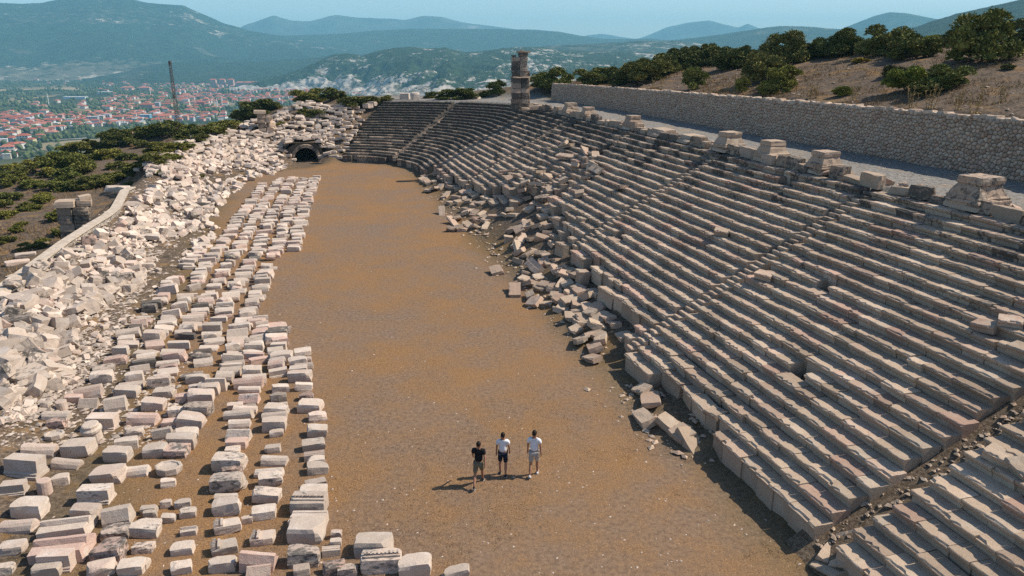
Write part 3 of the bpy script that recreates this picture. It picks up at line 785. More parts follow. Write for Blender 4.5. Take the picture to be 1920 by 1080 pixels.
for i, (dx, dy, l, h) in enumerate(((1.5, -.9, 1.3, .5), (.4, -1.1, 1.0, .34), (2.4, -.6, 1.1, .42))):
    pblock(dx, dy, .0, l, .8, h, 'footing_block', .2)

# ------------------------------------------------------------------ vaulted entrance at the apex of the curve
ax_, ay_ = to_xy(U0 + RAD + .7, -RAD); VR = R(15.66)                # local y = along the axis outwards
root = empty('vaulted_entrance', (ax_, ay_, -.02), VR); tag(root, 'dark vaulted passage with an arch of grey wedge stones under fallen blocks', 'vaulted entrance')
r_in, spring = 1.62, .40
for i in range(13):
    a0, a1 = math.pi * (i + .03) / 13, math.pi * (i + .97) / 13; bm = bmesh.new(); vs = []
    for yy in (0, .7):
        for (a, rr) in ((a0, r_in), (a1, r_in), (a1, r_in + .46), (a0, r_in + .46)): vs.append(bm.verts.new((math.cos(a) * rr, yy + rp.uniform(-.05, .05), spring + math.sin(a) * rr)))
    for f in ((0, 1, 2, 3), (7, 6, 5, 4), (0, 4, 5, 1), (1, 5, 6, 2), (2, 6, 7, 3), (3, 7, 4, 0)): bm.faces.new([vs[q] for q in f])
    obj('voussoir', bmmesh('voussoir', bm, [M_SEAT]), root, color=(.75 + rp.uniform(-.3, .3), .3, rp.uniform(.8, 1.05), 1))
for sx in (-1, 1):
    obj('jamb_block', UNI[1], root, (sx * (r_in + .34), .35, 0), scale=(.66, .8, spring), color=(.6, .3, .9, 1))
bm = bmesh.new(); rgs = []
for yy in (.7, 8.0):
    ring = [bm.verts.new((r_in + .02, yy, 0))] + [bm.verts.new((math.cos(math.pi * i / 16) * (r_in + .02), yy, spring + math.sin(math.pi * i / 16) * (r_in + .02))) for i in range(17)] + [bm.verts.new((-r_in - .02, yy, 0))]
    ring += [bm.verts.new((-r_in - .9, yy, 0)), bm.verts.new((-r_in - .7, yy, 2.0)), bm.verts.new((-.9, yy, spring + r_in + .75)), bm.verts.new((.9, yy, spring + r_in + .75)), bm.verts.new((r_in + .7, yy, 2.0)), bm.verts.new((r_in + .9, yy, 0))]
    rgs.append(ring)
m = len(rgs[0])
for i in range(m): bm.faces.new((rgs[0][i], rgs[0][(i + 1) % m], rgs[1][(i + 1) % m], rgs[1][i]))
bm.faces.new(rgs[0][::-1])
bm.faces.new([rgs[1][i] for i in range(19)])
obj('barrel_vault', bmmesh('barrel_vault', bm, [M_DARK]), root)
# earth over the passage
bm = bmesh.new(); gv = []
for i in range(16):
    yy = .5 + i * .6; row = []
    for q in range(15):
        xx = -4.2 + q * .6; w_ = math.exp(-(xx / 2.6) ** 2)
        wx, wy = ax_ + math.cos(VR) * xx - math.sin(VR) * yy, ay_ + math.sin(VR) * xx + math.cos(VR) * yy
        lft = max(0, min(1, (abs(xx) - 2.2) / 1.0))
        bankz = 6.0 * float(sstep(-3.5, 12, yy + .7)) + .2
        zz = max(2.75 * (1 - lft) + bankz * lft * .9, bankz * .96) + .12 * (rp.random() - .5)
        if yy < 1.0 and abs(xx) < 2.3: zz = 2.7
        row.append(bm.verts.new((xx, yy, zz)))
    gv.append(row)
for a, b in zip(gv, gv[1:]):
    for q in range(14): bm.faces.new((a[q], a[q + 1], b[q + 1], b[q]))
obj('earth_cover', bmmesh('earth_cover', bm, [nE.m], True), root)
# ------------------------------------------------------------------ loose carved blocks laid out in rows on the arena
def rz_u(du=0.0): return R(15.66 - 90) + du
rb = random.Random(21)
BOX = [rough_block(1, 1, 1, 500 + i, rb.choice((1, 2, 3, 4)), .042, M_BLOCK, (5, 4, 4)) for i in range(26)]
ROUGH = [rough_block(1, 1, 1, 540 + i, 5, .06, M_BLOCK, (4, 4, 3)) for i in range(12)]
def lathe(prof, n, seed, amp, mat=M_BLOCK):
    bm = bmesh.new(); rings = []
    for (r, z) in prof:
        ring = []
        for e in range(n):
            a = e / n * 2 * math.pi; q = 1 + mnoise.noise((math.cos(a) * 1.6 + seed, math.sin(a) * 1.6, z * 2)) * amp
            ring.append(bm.verts.new((math.cos(a) * r * q, math.sin(a) * r * q, z)))
        rings.append(ring)
    for a, b in zip(rings, rings[1:]):
        for e in range(n): bm.faces.new((a[e], a[(e + 1) % n], b[(e + 1) % n], b[e]))
    bm.faces.new(rings[-1]); bm.faces.new(rings[0][::-1])
    return bmmesh('column_drum', bm, [mat])
DRUM = [lathe([(.46, 0), (.5, .04), (.49, .96), (.45, 1)], 16, 3 + i, .10) for i in range(3)]
CAPD = lathe([(.42, 0), (.42, .55), (.5, .62), (.5, .74), (.44, .8), (.40, .84), (.40, .96), (.34, 1.0)], 16, 9, .06)
def extrude(prof, l, seed, amp=.02, mat=M_BLOCK, n=5):
    """profile in (y,z) run along x, closed"""
    bm = bmesh.new(); rings = []
    for i in range(n + 1):
        x = -l / 2 + l * i / n; ring = []
        for (y, z) in prof:
            d = mnoise.noise_vector((x * 2 + seed, y * 2, z * 2)) * amp
            ring.append(bm.verts.new((x + (d.x if i in (0, n) else 0), y + d.y, z + d.z)))
        rings.append(ring)
    m = len(prof)
    for a, b in zip(rings, rings[1:]):
        for e in range(m): bm.faces.new((a[e], a[(e + 1) % m], b[(e + 1) % m], b[e]))
    bm.faces.new(rings[-1]); bm.faces.new(rings[0][::-1])
    return bmmesh('profiled_block', bm, [mat])
LYDRUM = [extrude([(.5 * math.cos(a) , .5 + .5 * math.sin(a)) for a in [i / 12 * 2 * math.pi for i in range(12)]], 1, 30 + i, .05) for i in range(2)]
HALFD = extrude([(-.5, 0), (.5, 0), (.48, .35), (.38, .7), (.2, .93), (0, 1), (-.2, .93), (-.38, .7), (-.48, .35)], 1, 33, .05)
TRI = extrude([(-.5, 0), (.5, 0), (.47, .12), (.04, 1.0), (-.08, .96), (-.48, .2)], 1, 35, .05)
TRAP = extrude([(-.5, 0), (.5, 0), (.44, .3), (.22, 1), (-.24, 1), (-.48, .35)], 1, 36, .05)
MOULD = extrude([(-.5, 0), (.5, 0), (.5, .16), (.42, .2), (.44, .28), (.36, .36), (.36, .97), (-.36, 1.0), (-.36, .36), (-.44, .28), (-.42, .2), (-.5, .16)], 1, 37, .025)
SCOOP = extrude([(-.5, 0), (.5, 0), (.5, .5), (.44, .62), (.30, .52), (.16, .55), (.10, .98), (-.02, 1.0), (-.10, .62), (-.14, .78), (-.5, .74)], 1, 38, .04)
THRONE = extrude([(-.5, 0), (.5, 0), (.52, .30), (.40, .38), (.2, .34), (.02, .46), (-.10, .72), (-.20, 1.0), (-.42, 1.0), (-.48, .6)], 1, 39, .02)
PEDIM = extrude([(-.5, 0), (.5, 0), (.52, .3), (.1, .55), (-.16, 1.0), (-.34, .96), (-.5, .5)], 1, 40, .04)
CORN = extrude([(-.5, 0), (.5, 0), (.5, .9), (.34, .93), (.30, .86), (.10, .86), (.06, .95), (-.08, .95), (-.12, .84), (-.3, .84), (-.34, 1.0), (-.5, .98)], 1, 41, .015)
def dish_mesh():
    return lathe([(.44, 0), (.5, .3), (.5, .95), (.46, 1.0), (.38, .98), (.34, .84), (.15, .80)], 8, 50, .14)
DISH = dish_mesh()
tooth = rough_block(1, 1, 1, 590, 0, .02, M_BLOCK, (1, 1, 1))
SHAPES = {'box': BOX, 'rough': ROUGH, 'drum': DRUM, 'capdrum': [CAPD], 'lydrum': LYDRUM, 'half': [HALFD], 'tri': [TRI], 'trap': [TRAP], 'mould': [MOULD], 'scoop': [SCOOP], 'throne': [THRONE], 'pedim': [PEDIM], 'corn': [CORN], 'dish': [DISH], 'dentil': BOX}
NAMES = {'box': 'squared_block', 'rough': 'broken_block', 'drum': 'column_drum', 'capdrum': 'rimmed_drum', 'lydrum': 'fallen_drum', 'half': 'half_drum', 'tri': 'gable_block', 'trap': 'tapered_block', 'mould': 'moulded_block',
         'scoop': 'carved_block', 'throne': 'bench_end_block', 'pedim': 'pediment_block', 'corn': 'cornice_block', 'dish': 'stone_basin', 'dentil': 'dentil_block'}
SAY = {'box': ('squared block', 'squared block'), 'rough': ('broken lump', 'rough broken block'), 'drum': ('standing column drum',), 'capdrum': ('standing drum with moulded rim',), 'lydrum': ('column drum lying on its side',), 'half': ('round topped block',),
       'tri': ('gable shaped block',), 'trap': ('tapered block',), 'mould': ('block with a moulded foot',), 'scoop': ('scooped carved block',), 'throne': ('bench end with a curved seat',), 'pedim': ('pediment piece',), 'corn': ('straight moulded cornice block',), 'dish': ('hollowed block like a basin',), 'dentil': ('toothed cornice block',)}
ORD = 'first second third fourth fifth sixth seventh eighth ninth tenth eleventh twelfth thirteenth fourteenth fifteenth sixteenth seventeenth eighteenth nineteenth'.split()
TENS = {20: 'twenty', 30: 'thirty', 40: 'forty', 50: 'fifty', 60: 'sixty', 70: 'seventy', 80: 'eighty', 90: 'ninety'}
def ordinal(k):
    if k <= 19: return ORD[k - 1]
    if k % 10 == 0: return TENS[k][:-1] + 'ieth'
    return TENS[k // 10 * 10] + '-' + ORD[k % 10 - 1]
ROWSAY = {'a': 'arena edge row', 'b': 'second row', 'c': 'third row', 'd': 'short pair row', 'e': 'fourth row', 'f': 'fifth row', 'g': 'sixth row', 'h': 'row beside rubble', 'i': 'outermost row', 's': 'chip scatter', 't': 'group below the edge row'}
loose = []      # (u, row, builder args)
def add_loose(x, y, row, kind, l, wd, h, rz, pat, pink, br, far=False):
    u, v = to_uv(x, y); loose.append(dict(x=x, y=y, u=u, row=row, kind=kind, l=l, w=wd, h=h, rz=rz, pat=pat, pink=pink, br=br))
NEAR = """a 1740 160 130 rough;a 1780 212 100 rough;a 1772 300 112 box;a 1760 375 125 box;a 1765 430 112 corn;a 1775 462 95 box;a 1775 510 115 box;a 1775 592 115 box;a 1760 650 150 rough;a 1732 740 200 dentil;a 1727 822 200 corn;a 1715 893 200 box;a 1702 1032 176 rough G
a 1700 40 95 box;a 1720 95 80 rough D;t 1890 870 60 rough;t 1885 922 65 rough;t 1860 972 100 corn;t 1872 1075 128 box G;t 1690 1085 90 box;t 2098 975 212 box;t 2140 1062 226 dentil;t 2332 1085 180 box;t 2572 1098 140 box;t 1955 1082 110 box
b 1572 50 92 box;b 1562 104 92 rough D;b 1570 137 90 lydrum;b 1545 190 130 box;b 1540 214 130 half;b 1535 272 132 box;b 1550 300 75 box;b 1530 390 88 box;b 1535 462 140 half;b 1510 527 155 lydrum;b 1515 577 130 rough G;b 1485 672 155 box G;b 1475 762 130 box;b 1468 905 128 dentil;b 1442 1055 190 pedim;b 1450 1090 130 tri
c 1395 32 155 half;c 1400 57 120 lydrum;c 1398 112 112 tri;c 1320 146 85 rough;c 1400 152 70 rough D;c 1372 170 130 lydrum;c 1338 206 160 lydrum;c 1345 252 115 half;c 1335 325 132 tri G;c 1325 372 112 box;c 1300 402 80 box;c 1275 500 170 rough G;c 1300 522 112 rough G;c 1275 612 185 rough G;c 1262 667 120 half;c 1275 738 150 box;c 1268 842 145 dentil;c 1250 962 140 dentil;c 1240 1064 150 rough
s 925 702 62 rough;s 832 735 85 rough G;s 840 760 75 rough;s 1025 702 90 rough;s 1045 757 90 rough G;s 940 782 76 rough;s 1057 852 85 scoop;s 1382 787 62 rough
d 1020 962 122 box;d 1010 1072 112 box
e 800 862 165 box G;e 795 955 112 box G;e 772 1050 112 box;e 730 1078 140 rough
f 640 882 150 rough G;f 602 1003 182 box G;f 560 1080 150 box;f 650 802 150 trap
g 350 872 262 scoop;g 312 1003 290 scoop;g 300 1060 180 mould;g 265 1085 150 box
i 150 757 172 box;i 90 842 180 half;i 55 965 130 box;i 15 1075 90 box;i 68 642 122 mould;i 120 547 190 mould;i 210 425 170 half
g 475 772 155 box;g 520 682 172 mould;g 600 562 165 box;g 650 442 140 box;f 755 522 140 half;f 930 522 150 dish;f 942 582 80 rough
h 240 632 74 drum;h 325 572 100 box;h 362 482 150 half;h 430 412 158 box;h 505 332 112 capdrum;h 565 265 150 mould;i 290 332 110 dish;i 305 262 100 rough;i 310 226 132 half;i 340 170 60 drum;i 412 122 92 rough;h 490 142 100 tri;i 250 170 42 rough
g 695 372 125 box;g 745 302 100 box;g 795 237 160 half;g 855 150 125 box;g 915 82 110 box;h 640 157 112 trap;g 705 77 130 box;h 500 77 106 box
f 862 415 122 box;e 985 415 132 box;e 1010 366 160 box;e 1035 312 120 box;f 915 312 106 trap;f 950 242 80 box;e 1060 247 150 box;f 985 187 90 rough;e 1100 192 150 box G;e 1120 112 142 box;f 1020 105 80 rough;e 1172 62 122 box;f 1095 42 75 box;e 1215 42 110 throne"""
for ent in NEAR.replace('\n', ';').split(';'):
    t = ent.split(); row, zx, zy, zw, kind = t[0], float(t[1]), float(t[2]), float(t[3]), t[4]; fl = t[5] if len(t) > 5 else ''
    px, py, pw = zx / 3, 720 + zy / 3, zw / 3
    x, y = at_z(px, py, 0.0); dep = proj(x, y, 0)[2]; wd = pw * dep / FPX
    hmap = {'lydrum': .42, 'half': .42, 'drum': 1.25, 'capdrum': .95, 'tri': .6, 'dish': .42, 'scoop': .42, 'pedim': .75, 'corn': .42, 'throne': .9, 'rough': .55, 'box': .52, 'trap': .72, 'mould': .6, 'dentil': .5}
    h = wd * hmap[kind] * rb.uniform(.78, 1.02); h = min(max(h, .28), .95)
    l = wd * {'drum': 1, 'capdrum': 1, 'lydrum': .36, 'half': .5, 'corn': .55, 'dish': .8}.get(kind, rb.uniform(.48, .72))
    if kind in ('half', 'lydrum', 'corn') : h = min(h, l * 1.0)
    y += l * .42; x += rb.uniform(-.02, .02)
    pat = {'G': .72, 'D': .6}.get(fl, rb.uniform(-.1, .75) if rb.random() < .6 else rb.uniform(-.2, .3)); pink = 1.0 if rb.random() < .42 else .25
    if fl == 'D': br = .6
    else: br = rb.uniform(.88, 1.08)
    # width runs across the row (x), length along it (y)
    add_loose(x, y, row, kind, wd, l, h, R(15.66) * (.15 if wd > .9 else .8) + rb.uniform(-.10, .10), pat, pink, br)
V4 = lambda u: np.interp(u, [34, 44, 60, 75, 96], [-19.1, -18.6, -17.2, -16.2, -14.4])
def row_gen(row, vf, ua, ub, p_gap, wid=(.74, 1.16)):
    u = ua
    while u < ub:
        du = rb.uniform(.34, .85)
        if rb.random() < p_gap * .55: u += rb.uniform(.5, 1.4); continue
        kind = rb.choices(('box', 'half', 'rough', 'mould', 'lydrum', 'trap', 'tri', 'corn'), (54, 12, 16, 5, 4, 4, 3, 2))[0]
        wd = rb.uniform(*wid) * (.75 if rb.random() < .15 else 1); x, y = to_xy(u + du / 2, vf(u) + rb.uniform(-.2, .2))
        h = rb.uniform(.22, .60)
        add_loose(x, y, row, kind, wd, du * .97, h, R(15.66) + rb.uniform(-.16, .16) + (rb.uniform(-.7, .7) if kind == 'rough' else 0), rb.uniform(-.1, .6) + (.5 if rb.random() < .2 else 0), 1.0 if rb.random() < .45 else .2, rb.uniform(.86, 1.08))
        u += du + rb.uniform(-.02, .10)
row_gen('a', lambda u: -15.5, 34.4, 38, .08); row_gen('b', lambda u: -16.6, 34.5, 42.6, .10); row_gen('c', lambda u: -17.75, 34.5, 43.5, .10)
row_gen('e', V4, 35, 96, .06); row_gen('f', lambda u: V4(u) - 1.45, 35.5, 96, .08); row_gen('g', lambda u: V4(u) - 2.95, 35.5, 95, .12)
row_gen('h', lambda u: V4(u) - 4.4, 35, 92, .18); row_gen('i', lambda u: V4(u) - 5.9, 35, 66, .42); row_gen('k', lambda u: V4(u) + 1.3, 60, 95.5, .10)
ROWSAY['k'] = 'far edge row'
TONE = lambda d: 'dark weathered' if d['br'] < .7 else 'grey lichened' if d['pat'] > .7 else 'pinkish' if d['pink'] > .9 else 'pale' if d['br'] > .98 else 'cream'
cnt = {}
loose.sort(key=lambda d: d['u'])
indiv = [d for d in loose if inview(d['x'], d['y'], .2, 20)][:325]; ind_id = set(id(d) for d in indiv)
rest_V, rest_F = [], []
def make_loose(d):
    k = cnt[d['row']] = cnt.get(d['row'], 0) + 1
    lab = f"{TONE(d)} {SAY[d['kind']][0]}, {ordinal(k)} from near end of {ROWSAY[d['row']]}"
    me = rb.choice(SHAPES[d['kind']]); z = float(zt(d['x'], d['y'])) - .04
    colr = (d['pat'], d['pink'], d['br'], 1)
    if d['kind'] == 'dentil':
        root = empty('dentil_block', (d['x'], d['y'], z), d['rz']); o = root
        obj('block_body', me, root, scale=(d['l'], d['w'], d['h']), color=colr)
        along = d['w'] < d['l'] * .8 and d['row'] in 'at'
        nT = 9
        for i in range(nT):
            f = (i + .5) / nT - .5
            if along: p, sc = (f * d['l'] * .9, d['w'] * .05, d['h'] * .93), (d['l'] * .055, d['w'] * .16, .13)
            else: p, sc = (-d['l'] * .36, f * d['w'] * .9, d['h'] * .93), (d['l'] * .13, d['w'] * .055, .12)
            obj('tooth', tooth, root, p, (0, 0, 0), sc, colr)
        if along: obj('moulding', tooth, root, (0, -d['w'] * .2, d['h'] * .94), scale=(d['l'] * .92, d['w'] * .12, .09), color=colr)
        else: obj('moulding', tooth, root, (-d['l'] * .18, 0, d['h'] * .94), scale=(d['l'] * .1, d['w'] * .92, .09), color=colr)
    else:
        flip = d['kind'] in ('lydrum', 'half', 'corn', 'tri')
        rot = (rb.gauss(0, .05), rb.gauss(0, .06), d['rz'])
        o = obj(NAMES[d['kind']], me, None, (d['x'], d['y'], z), rot, (d['l'], d['w'], d['h']), colr)
    tag(o, lab, 'stone block', 'carved blocks laid out in rows')
for d in loose:
    if id(d) in ind_id: make_loose(d)
def join_stuff(name, items, mat, kind='stuff', color=(.15, .6, 1, 1), parent=None):
    """items: (mesh, matrix); one mesh of many stones"""
    V, F4, F3 = [], [], []; base = 0; cache = {}
    for me, M in items:
        if me.name not in cache:
            co = np.empty(len(me.vertices) * 3, np.float32); me.vertices.foreach_get('co', co)
            me.calc_loop_triangles(); tr = np.empty(len(me.loop_triangles) * 3, np.int32); me.loop_triangles.foreach_get('vertices', tr)
            cache[me.name] = (co.reshape(-1, 3), tr.reshape(-1, 3))
        co, tr = cache[me.name]; Mn = np.array(M); V.append(co @ Mn[:3, :3].T + Mn[:3, 3]); F3.append(tr + base); base += len(co)
    if not V: return None
    return tag(obj(name, npmesh(name, np.concatenate(V), np.concatenate(F3), [mat]), parent, color=color), kind=kind)
def mat_of(loc, rot, sc): return Matrix.Translation(loc) @ Matrix(((1, 0, 0), (0, 1, 0), (0, 0, 1))).to_4x4() @ __import__('mathutils').Euler(rot).to_matrix().to_4x4() @ Matrix.Diagonal((*sc, 1))
join_stuff('far_stone_blocks', [(rb.choice(SHAPES[d['kind']]), mat_of((d['x'], d['y'], float(zt(d['x'], d['y'])) - .04), (0, 0, d['rz']), (d['l'], d['w'], d['h']))) for d in loose if id(d) not in ind_id and d['kind'] != 'dentil'], M_BLOCK)

# ------------------------------------------------------------------ rubble on the left bank
def inpoly(x, y, P):
    c = False; j = len(P) - 1
    for i in range(len(P)):
        if (P[i][1] > y) != (P[j][1] > y) and x < (P[j][0] - P[i][0]) * (y - P[i][1]) / (P[j][1] - P[i][1]) + P[i][0]: c = not c
        j = i
    return c
rr = random.Random(33)
LOW = [rough_block(1, 1, 1, 600 + i, 4, .05, M_BLOCK, (3, 3, 2)) for i in range(16)] + [rough_block(1, 1, 1, 640 + i, 2, .03, M_BLOCK, (2, 2, 2)) for i in range(12)]
HEAPS = [([(0, 562), (70, 505), (150, 465), (215, 440), (262, 470), (285, 492), (258, 540), (205, 560), (165, 600), (135, 640), (145, 680), (85, 730), (0, 765)], 520, (.34, 1.05), .42, 'rubble heap by the low wall'),
         ([(215, 440), (235, 400), (300, 342), (345, 300), (420, 275), (480, 262), (545, 316), (520, 326), (470, 340), (428, 372), (395, 425), (325, 452), (270, 455)], 900, (.34, .95), .42, 'long rubble bank beyond the low wall'),
         ([(140, 470), (200, 430), (260, 440), (290, 470), (230, 475)], 320, (.15, .4), .3, 'chips below the wall'),
         ([(130, 560), (300, 480), (360, 440), (390, 400), (380, 470), (300, 560), (240, 620), (170, 690), (120, 740), (30, 800), (0, 800), (0, 740), (140, 670)], 190, (.14, .45), .25, 'scatter on bare ground by the rows'),
         ([(330, 500), (390, 470), (420, 420), (370, 440)], 60, (.2, .6), .3, 'scatter on bare ground by the rows')]
rub = []
for P, num, (a, b), pile, zone in HEAPS:
    pxs, pys = [], []
    xa, xb = min(p[0] for p in P), max(p[0] for p in P); ya, yb = min(p[1] for p in P), max(p[1] for p in P)
    while len(pxs) < num:
        x, y = rr.uniform(xa, xb), rr.uniform(ya, yb)
        if inpoly(x, y, P): pxs.append(x); pys.append(y)
    H = hit(np.array(pxs), np.array(pys))
    for (x, y, z) in H:
        if x != x: continue
        s = a + (b - a) * rr.random() ** 1.7; s *= .85; el = rr.uniform(1.0, 1.9)
        rub.append(dict(x=float(x), y=float(y), z=float(z) + rr.uniform(-.1, pile) * (rr.random() ** 1.2) - .1, s=s, el=el, zone=zone, h=rr.uniform(.4, .85), rot=(rr.gauss(0, .38), rr.gauss(0, .38), rr.uniform(0, 6.28)), pat=rr.uniform(.05, .85), pink=1 if rr.random() < .16 else .05, br=rr.uniform(.68, 1.0)))
rub.sort(key=lambda d: -d['s'] * d['el'] / math.hypot(d['x'], d['y']))
def rub_say(d):
    t = 'grey stained' if d['pat'] > .45 else 'pinkish' if d['pink'] == 1 else 'white'
    sh = 'long slab' if d['el'] > 1.55 else 'squat lump' if d['h'] > .65 else 'flat chunk'
    px, py, _ = proj(d['x'], d['y'], d['z']); z = d['zone']
    if 'heap by' in z: z = 'heap ' + ('cut by the frame edge' if px < 45 else 'right against the capped wall' if py < 520 and px < 130 else 'near the last cross walls' if py < 520 else 'lower tail by bare ground' if py > 670 else 'inner fringe by the rows' if px > 165 else 'middle part')
    elif 'bank' in z: z = 'bank ' + ('beside the curved wall' if px < 300 else 'where it meets the fallen slabs' if py < 320 else 'edge by the far rows' if px > 390 else 'middle part')
    size = 'big' if d['s'] > .75 else 'small' if d['s'] < .5 else 'medium'
    tl = 'tipped' if abs(d['rot'][0]) + abs(d['rot'][1]) > .6 else 'flat lying'
    lab = f"{size} {t} {tl} {sh} in the rubble {z}"
    return lab if len(lab.split()) <= 16 else lab.replace(tl + ' ', '', 1).replace('right against', 'against')
for i, d in enumerate(rub[:300]):
    tag(obj('rubble_stone', rr.choice(LOW), None, (d['x'], d['y'], d['z']), d['rot'], (d['s'] * d['el'], d['s'], d['s'] * d['h']), (d['pat'], d['pink'], d['br'], 1)), rub_say(d), 'rubble stone', 'stones of the ' + d['zone'])
join_stuff('rubble', [(rr.choice(LOW), mat_of((d['x'], d['y'], d['z']), d['rot'], (d['s'] * d['el'], d['s'], d['s'] * d['h']))) for d in rub[300:]], M_BLOCK, color=(.3, .3, 1.1, 1))

# ------------------------------------------------------------------ collapsed seat stones round the left of the curve and on the broken rows
SLAB = [seat_mesh(L, 1200 + i, tall=.42) for i, L in enumerate((.9, 1.1, 1.3, 1.6, 1.9, 1.2))] + [rough_block(1.3, .8, .42, 680 + i, 2, .03, M_SEAT, (3, 2, 2)) for i in range(6)]
PSLAB = [rough_block(1.3, .8, .42, 720 + i, rr.choice((1, 2, 3)), .035, M_BLOCK, (3, 3, 2)) for i in range(14)]
for q_ in SLAB[6:] + PSLAB: q_.transform(Matrix.Translation((0, .3, -.40)))
fallen = []
th = R(66)
for k in range(19):
    th = R(67) + rr.uniform(0, .03)
    while th < math.pi + .25:
        rad = RAD + k * .66 + rr.uniform(-.25, .25); s = rad - RAD
        L = rr.uniform(.9, 1.5); th += L / rad * rr.uniform(.55, .95)
        tt = min(th, math.pi); W = float(bankW(tt))
        if s > W + 1.0 + 2 * (rr.random() - .5): break
        if th > math.pi: x, y = to_xy(U0 - (th - math.pi) * rad, -RAD - rad)
        else: x, y = pol(th, s)
        xl = (x - ax_) * math.cos(VR) + (y - ay_) * math.sin(VR); yl = -(x - ax_) * math.sin(VR) + (y - ay_) * math.cos(VR)
        over = abs(xl) < 2.5 and -.6 < yl < 9
        if abs(xl) < 1.75 and yl < .75: continue
        z = float(zt(x, y))
        if over: z = max(z, 2.75 + yl * .12)
        elif abs(xl) < 4.0 and yl > 0: z += .5 * (4 - abs(xl)) / 1.5
        if rr.random() < .05: continue
        mess = .35 + .65 * min(1, (th - R(67)) / .5)
        fallen.append((x, y, z + rr.uniform(.12, .5), (rr.gauss(-.05, .2) * mess, rr.gauss(0, .17) * mess, R(15.66) + min(th, math.pi) - R(90) + rr.gauss(0, .22) * mess), 'heap', rr.uniform(.35, 1.0) if th < R(105) else rr.uniform(-.1, .6)))
for _ in range(70):                              # blocks piled over and beside the vault
    xl, yl = rr.uniform(-4.2, 4.2), rr.uniform(.3, 8.5)
    if abs(xl) < 2.0 and yl < .7: continue
    x, y = ax_ + math.cos(VR) * xl - math.sin(VR) * yl, ay_ + math.sin(VR) * xl + math.cos(VR) * yl
    z = max(float(zt(x, y)), (2.85 if abs(xl) < 2.6 else 1.3 + .5 * (4.2 - abs(xl))), 6.0 * float(sstep(-3.5, 12, yl + .7)) + .25)
    fallen.append((x, y, z + rr.uniform(.12, .5), (rr.gauss(-.05, .22), rr.gauss(0, .2), VR + rr.gauss(0, .5)), 'heap', rr.uniform(.3, 1.0)))
for (uc, k, L) in tumbled:                       # slid down and forward
    dd = collapse(uc) - k; s = max(-2.2, k * TREAD - .25 - rr.random() ** 2 * (.5 + .45 * dd) - (.5 if k < 2 else 0)); x, y = to_xy(uc + rr.uniform(-.3, .3), s)
    wild = .45 + .25 * min(dd, 3)
    z = float(zt(x, y)); fallen.append((x, y, max(z, 0) + rr.uniform(.20, .34), (rr.gauss(.22, .22) * wild, rr.gauss(0, .22) * wild, RZ + rr.gauss(0, .34) * wild), 'slide', rr.uniform(-.1, .45)))
for (px, py) in ((858, 424), (872, 420), (885, 418), (905, 420), (912, 405), (900, 395), (925, 403), (838, 424), (957, 425), (975, 412), (985, 415), (940, 395), (905, 405), (963, 452), (968, 460), (966, 470), (975, 485), (990, 474), (1012, 470), (1040, 450), (1052, 462), (1020, 440), (1035, 440), (1060, 455),
                 (1020, 490), (1035, 485), (1045, 505), (1060, 500), (990, 525), (998, 518), (1010, 540), (1025, 535), (1030, 550), (1045, 528), (1065, 515), (1038, 575), (1052, 570), (1075, 565), (1075, 595), (1085, 600), (1105, 605), (1095, 630), (1075, 540), (1062, 550), (1090, 555), (1110, 575), (1118, 590), (1125, 610),
                 (845, 345), (815, 350), (832, 338), (850, 365), (858, 372), (868, 388), (880, 395), (1255, 806), (1268, 816), (1290, 828), (1548, 1046), (1578, 1040), (1560, 1066), (1600, 1062), (1540, 1070)):
    x, y, z = hit(np.array([px + rr.uniform(-4, 4)]), np.array([py + 8.0]))[0]
    fallen.append((float(x), float(y), float(z) + .24, (rr.gauss(-.1, .28), rr.gauss(0, .28), RZ + rr.gauss(0, .6)), 'slide', rr.uniform(-.2, .35)))
for _ in range(30):                               # jumble on the rows above the gap
    uc = rr.gauss(61.5, 4.5); s = rr.uniform(4.0, 10); k = s / TREAD; x, y = to_xy(uc, s)
    fallen.append((x, y, POD + k * rise_of(0) + rr.uniform(.0, .25), (rr.gauss(0, .3), rr.gauss(0, .25), RZ + rr.gauss(0, .6)), 'jumble', rr.uniform(.1, .8)))
FSAY = {'heap': 'tilted grey seat slab in the collapsed bank left of the vaulted passage', 'slide': 'fallen pinkish seat stone tipped at the broken foot of the rows', 'jumble': 'displaced seat stone lying across the jumbled middle rows'}
FG = {'heap': 'collapsed seat slabs left of the vaulted passage', 'slide': 'fallen seat stones at the foot of the rows', 'jumble': 'displaced stones on the jumbled rows'}
def fall_say(f, tn, sc):
    u, v = (float(q) for q in to_uv(f[0], f[1])); tilt = 'tipped steeply' if abs(f[3][0]) > .38 or abs(f[3][1]) > .34 else 'leaning' if abs(f[3][0]) > .16 or abs(f[3][1]) > .16 else 'lying level'
    size = ('long' if sc[0] > .92 else 'short' if sc[0] < .76 else 'middling') if f[4] == 'heap' else ('long' if sc[0] > 1.0 else 'short' if sc[0] < .82 else 'middling')
    if f[4] == 'heap': return f"{tn} {size} slab {tilt} in the collapsed bank by the vaulted passage"
    if f[4] == 'jumble': return f"{tn} {size} seat stone {tilt} across the jumbled middle rows"
    zone = 'beside the intact podium' if u < 33 else 'under the first broken wedge' if u < 41 else 'by the bare earth slope' if u < 50 else 'in the widest broken gap' if u < 58 else 'under the jumbled rows' if u < 66 else 'toward the curved end' if u < 78 else 'below the far rows'
    out = 'out on the arena' if v < -.9 else 'at the foot' if v < 1 else 'upslope'
    return f"{tn} {size} seat stone {tilt} {out} {zone}"
fallen = [(f[0], f[1], f[2] + (.30 if f[4] == 'heap' else .04), *f[3:]) for f in fallen]
fallen = [f for f in fallen if inview(f[0], f[1], f[2], 20)]
fallen.sort(key=lambda f: f[1] + (8 if f[4] == 'heap' and f[1] < 100 else 0)); nf = 0; frest = []
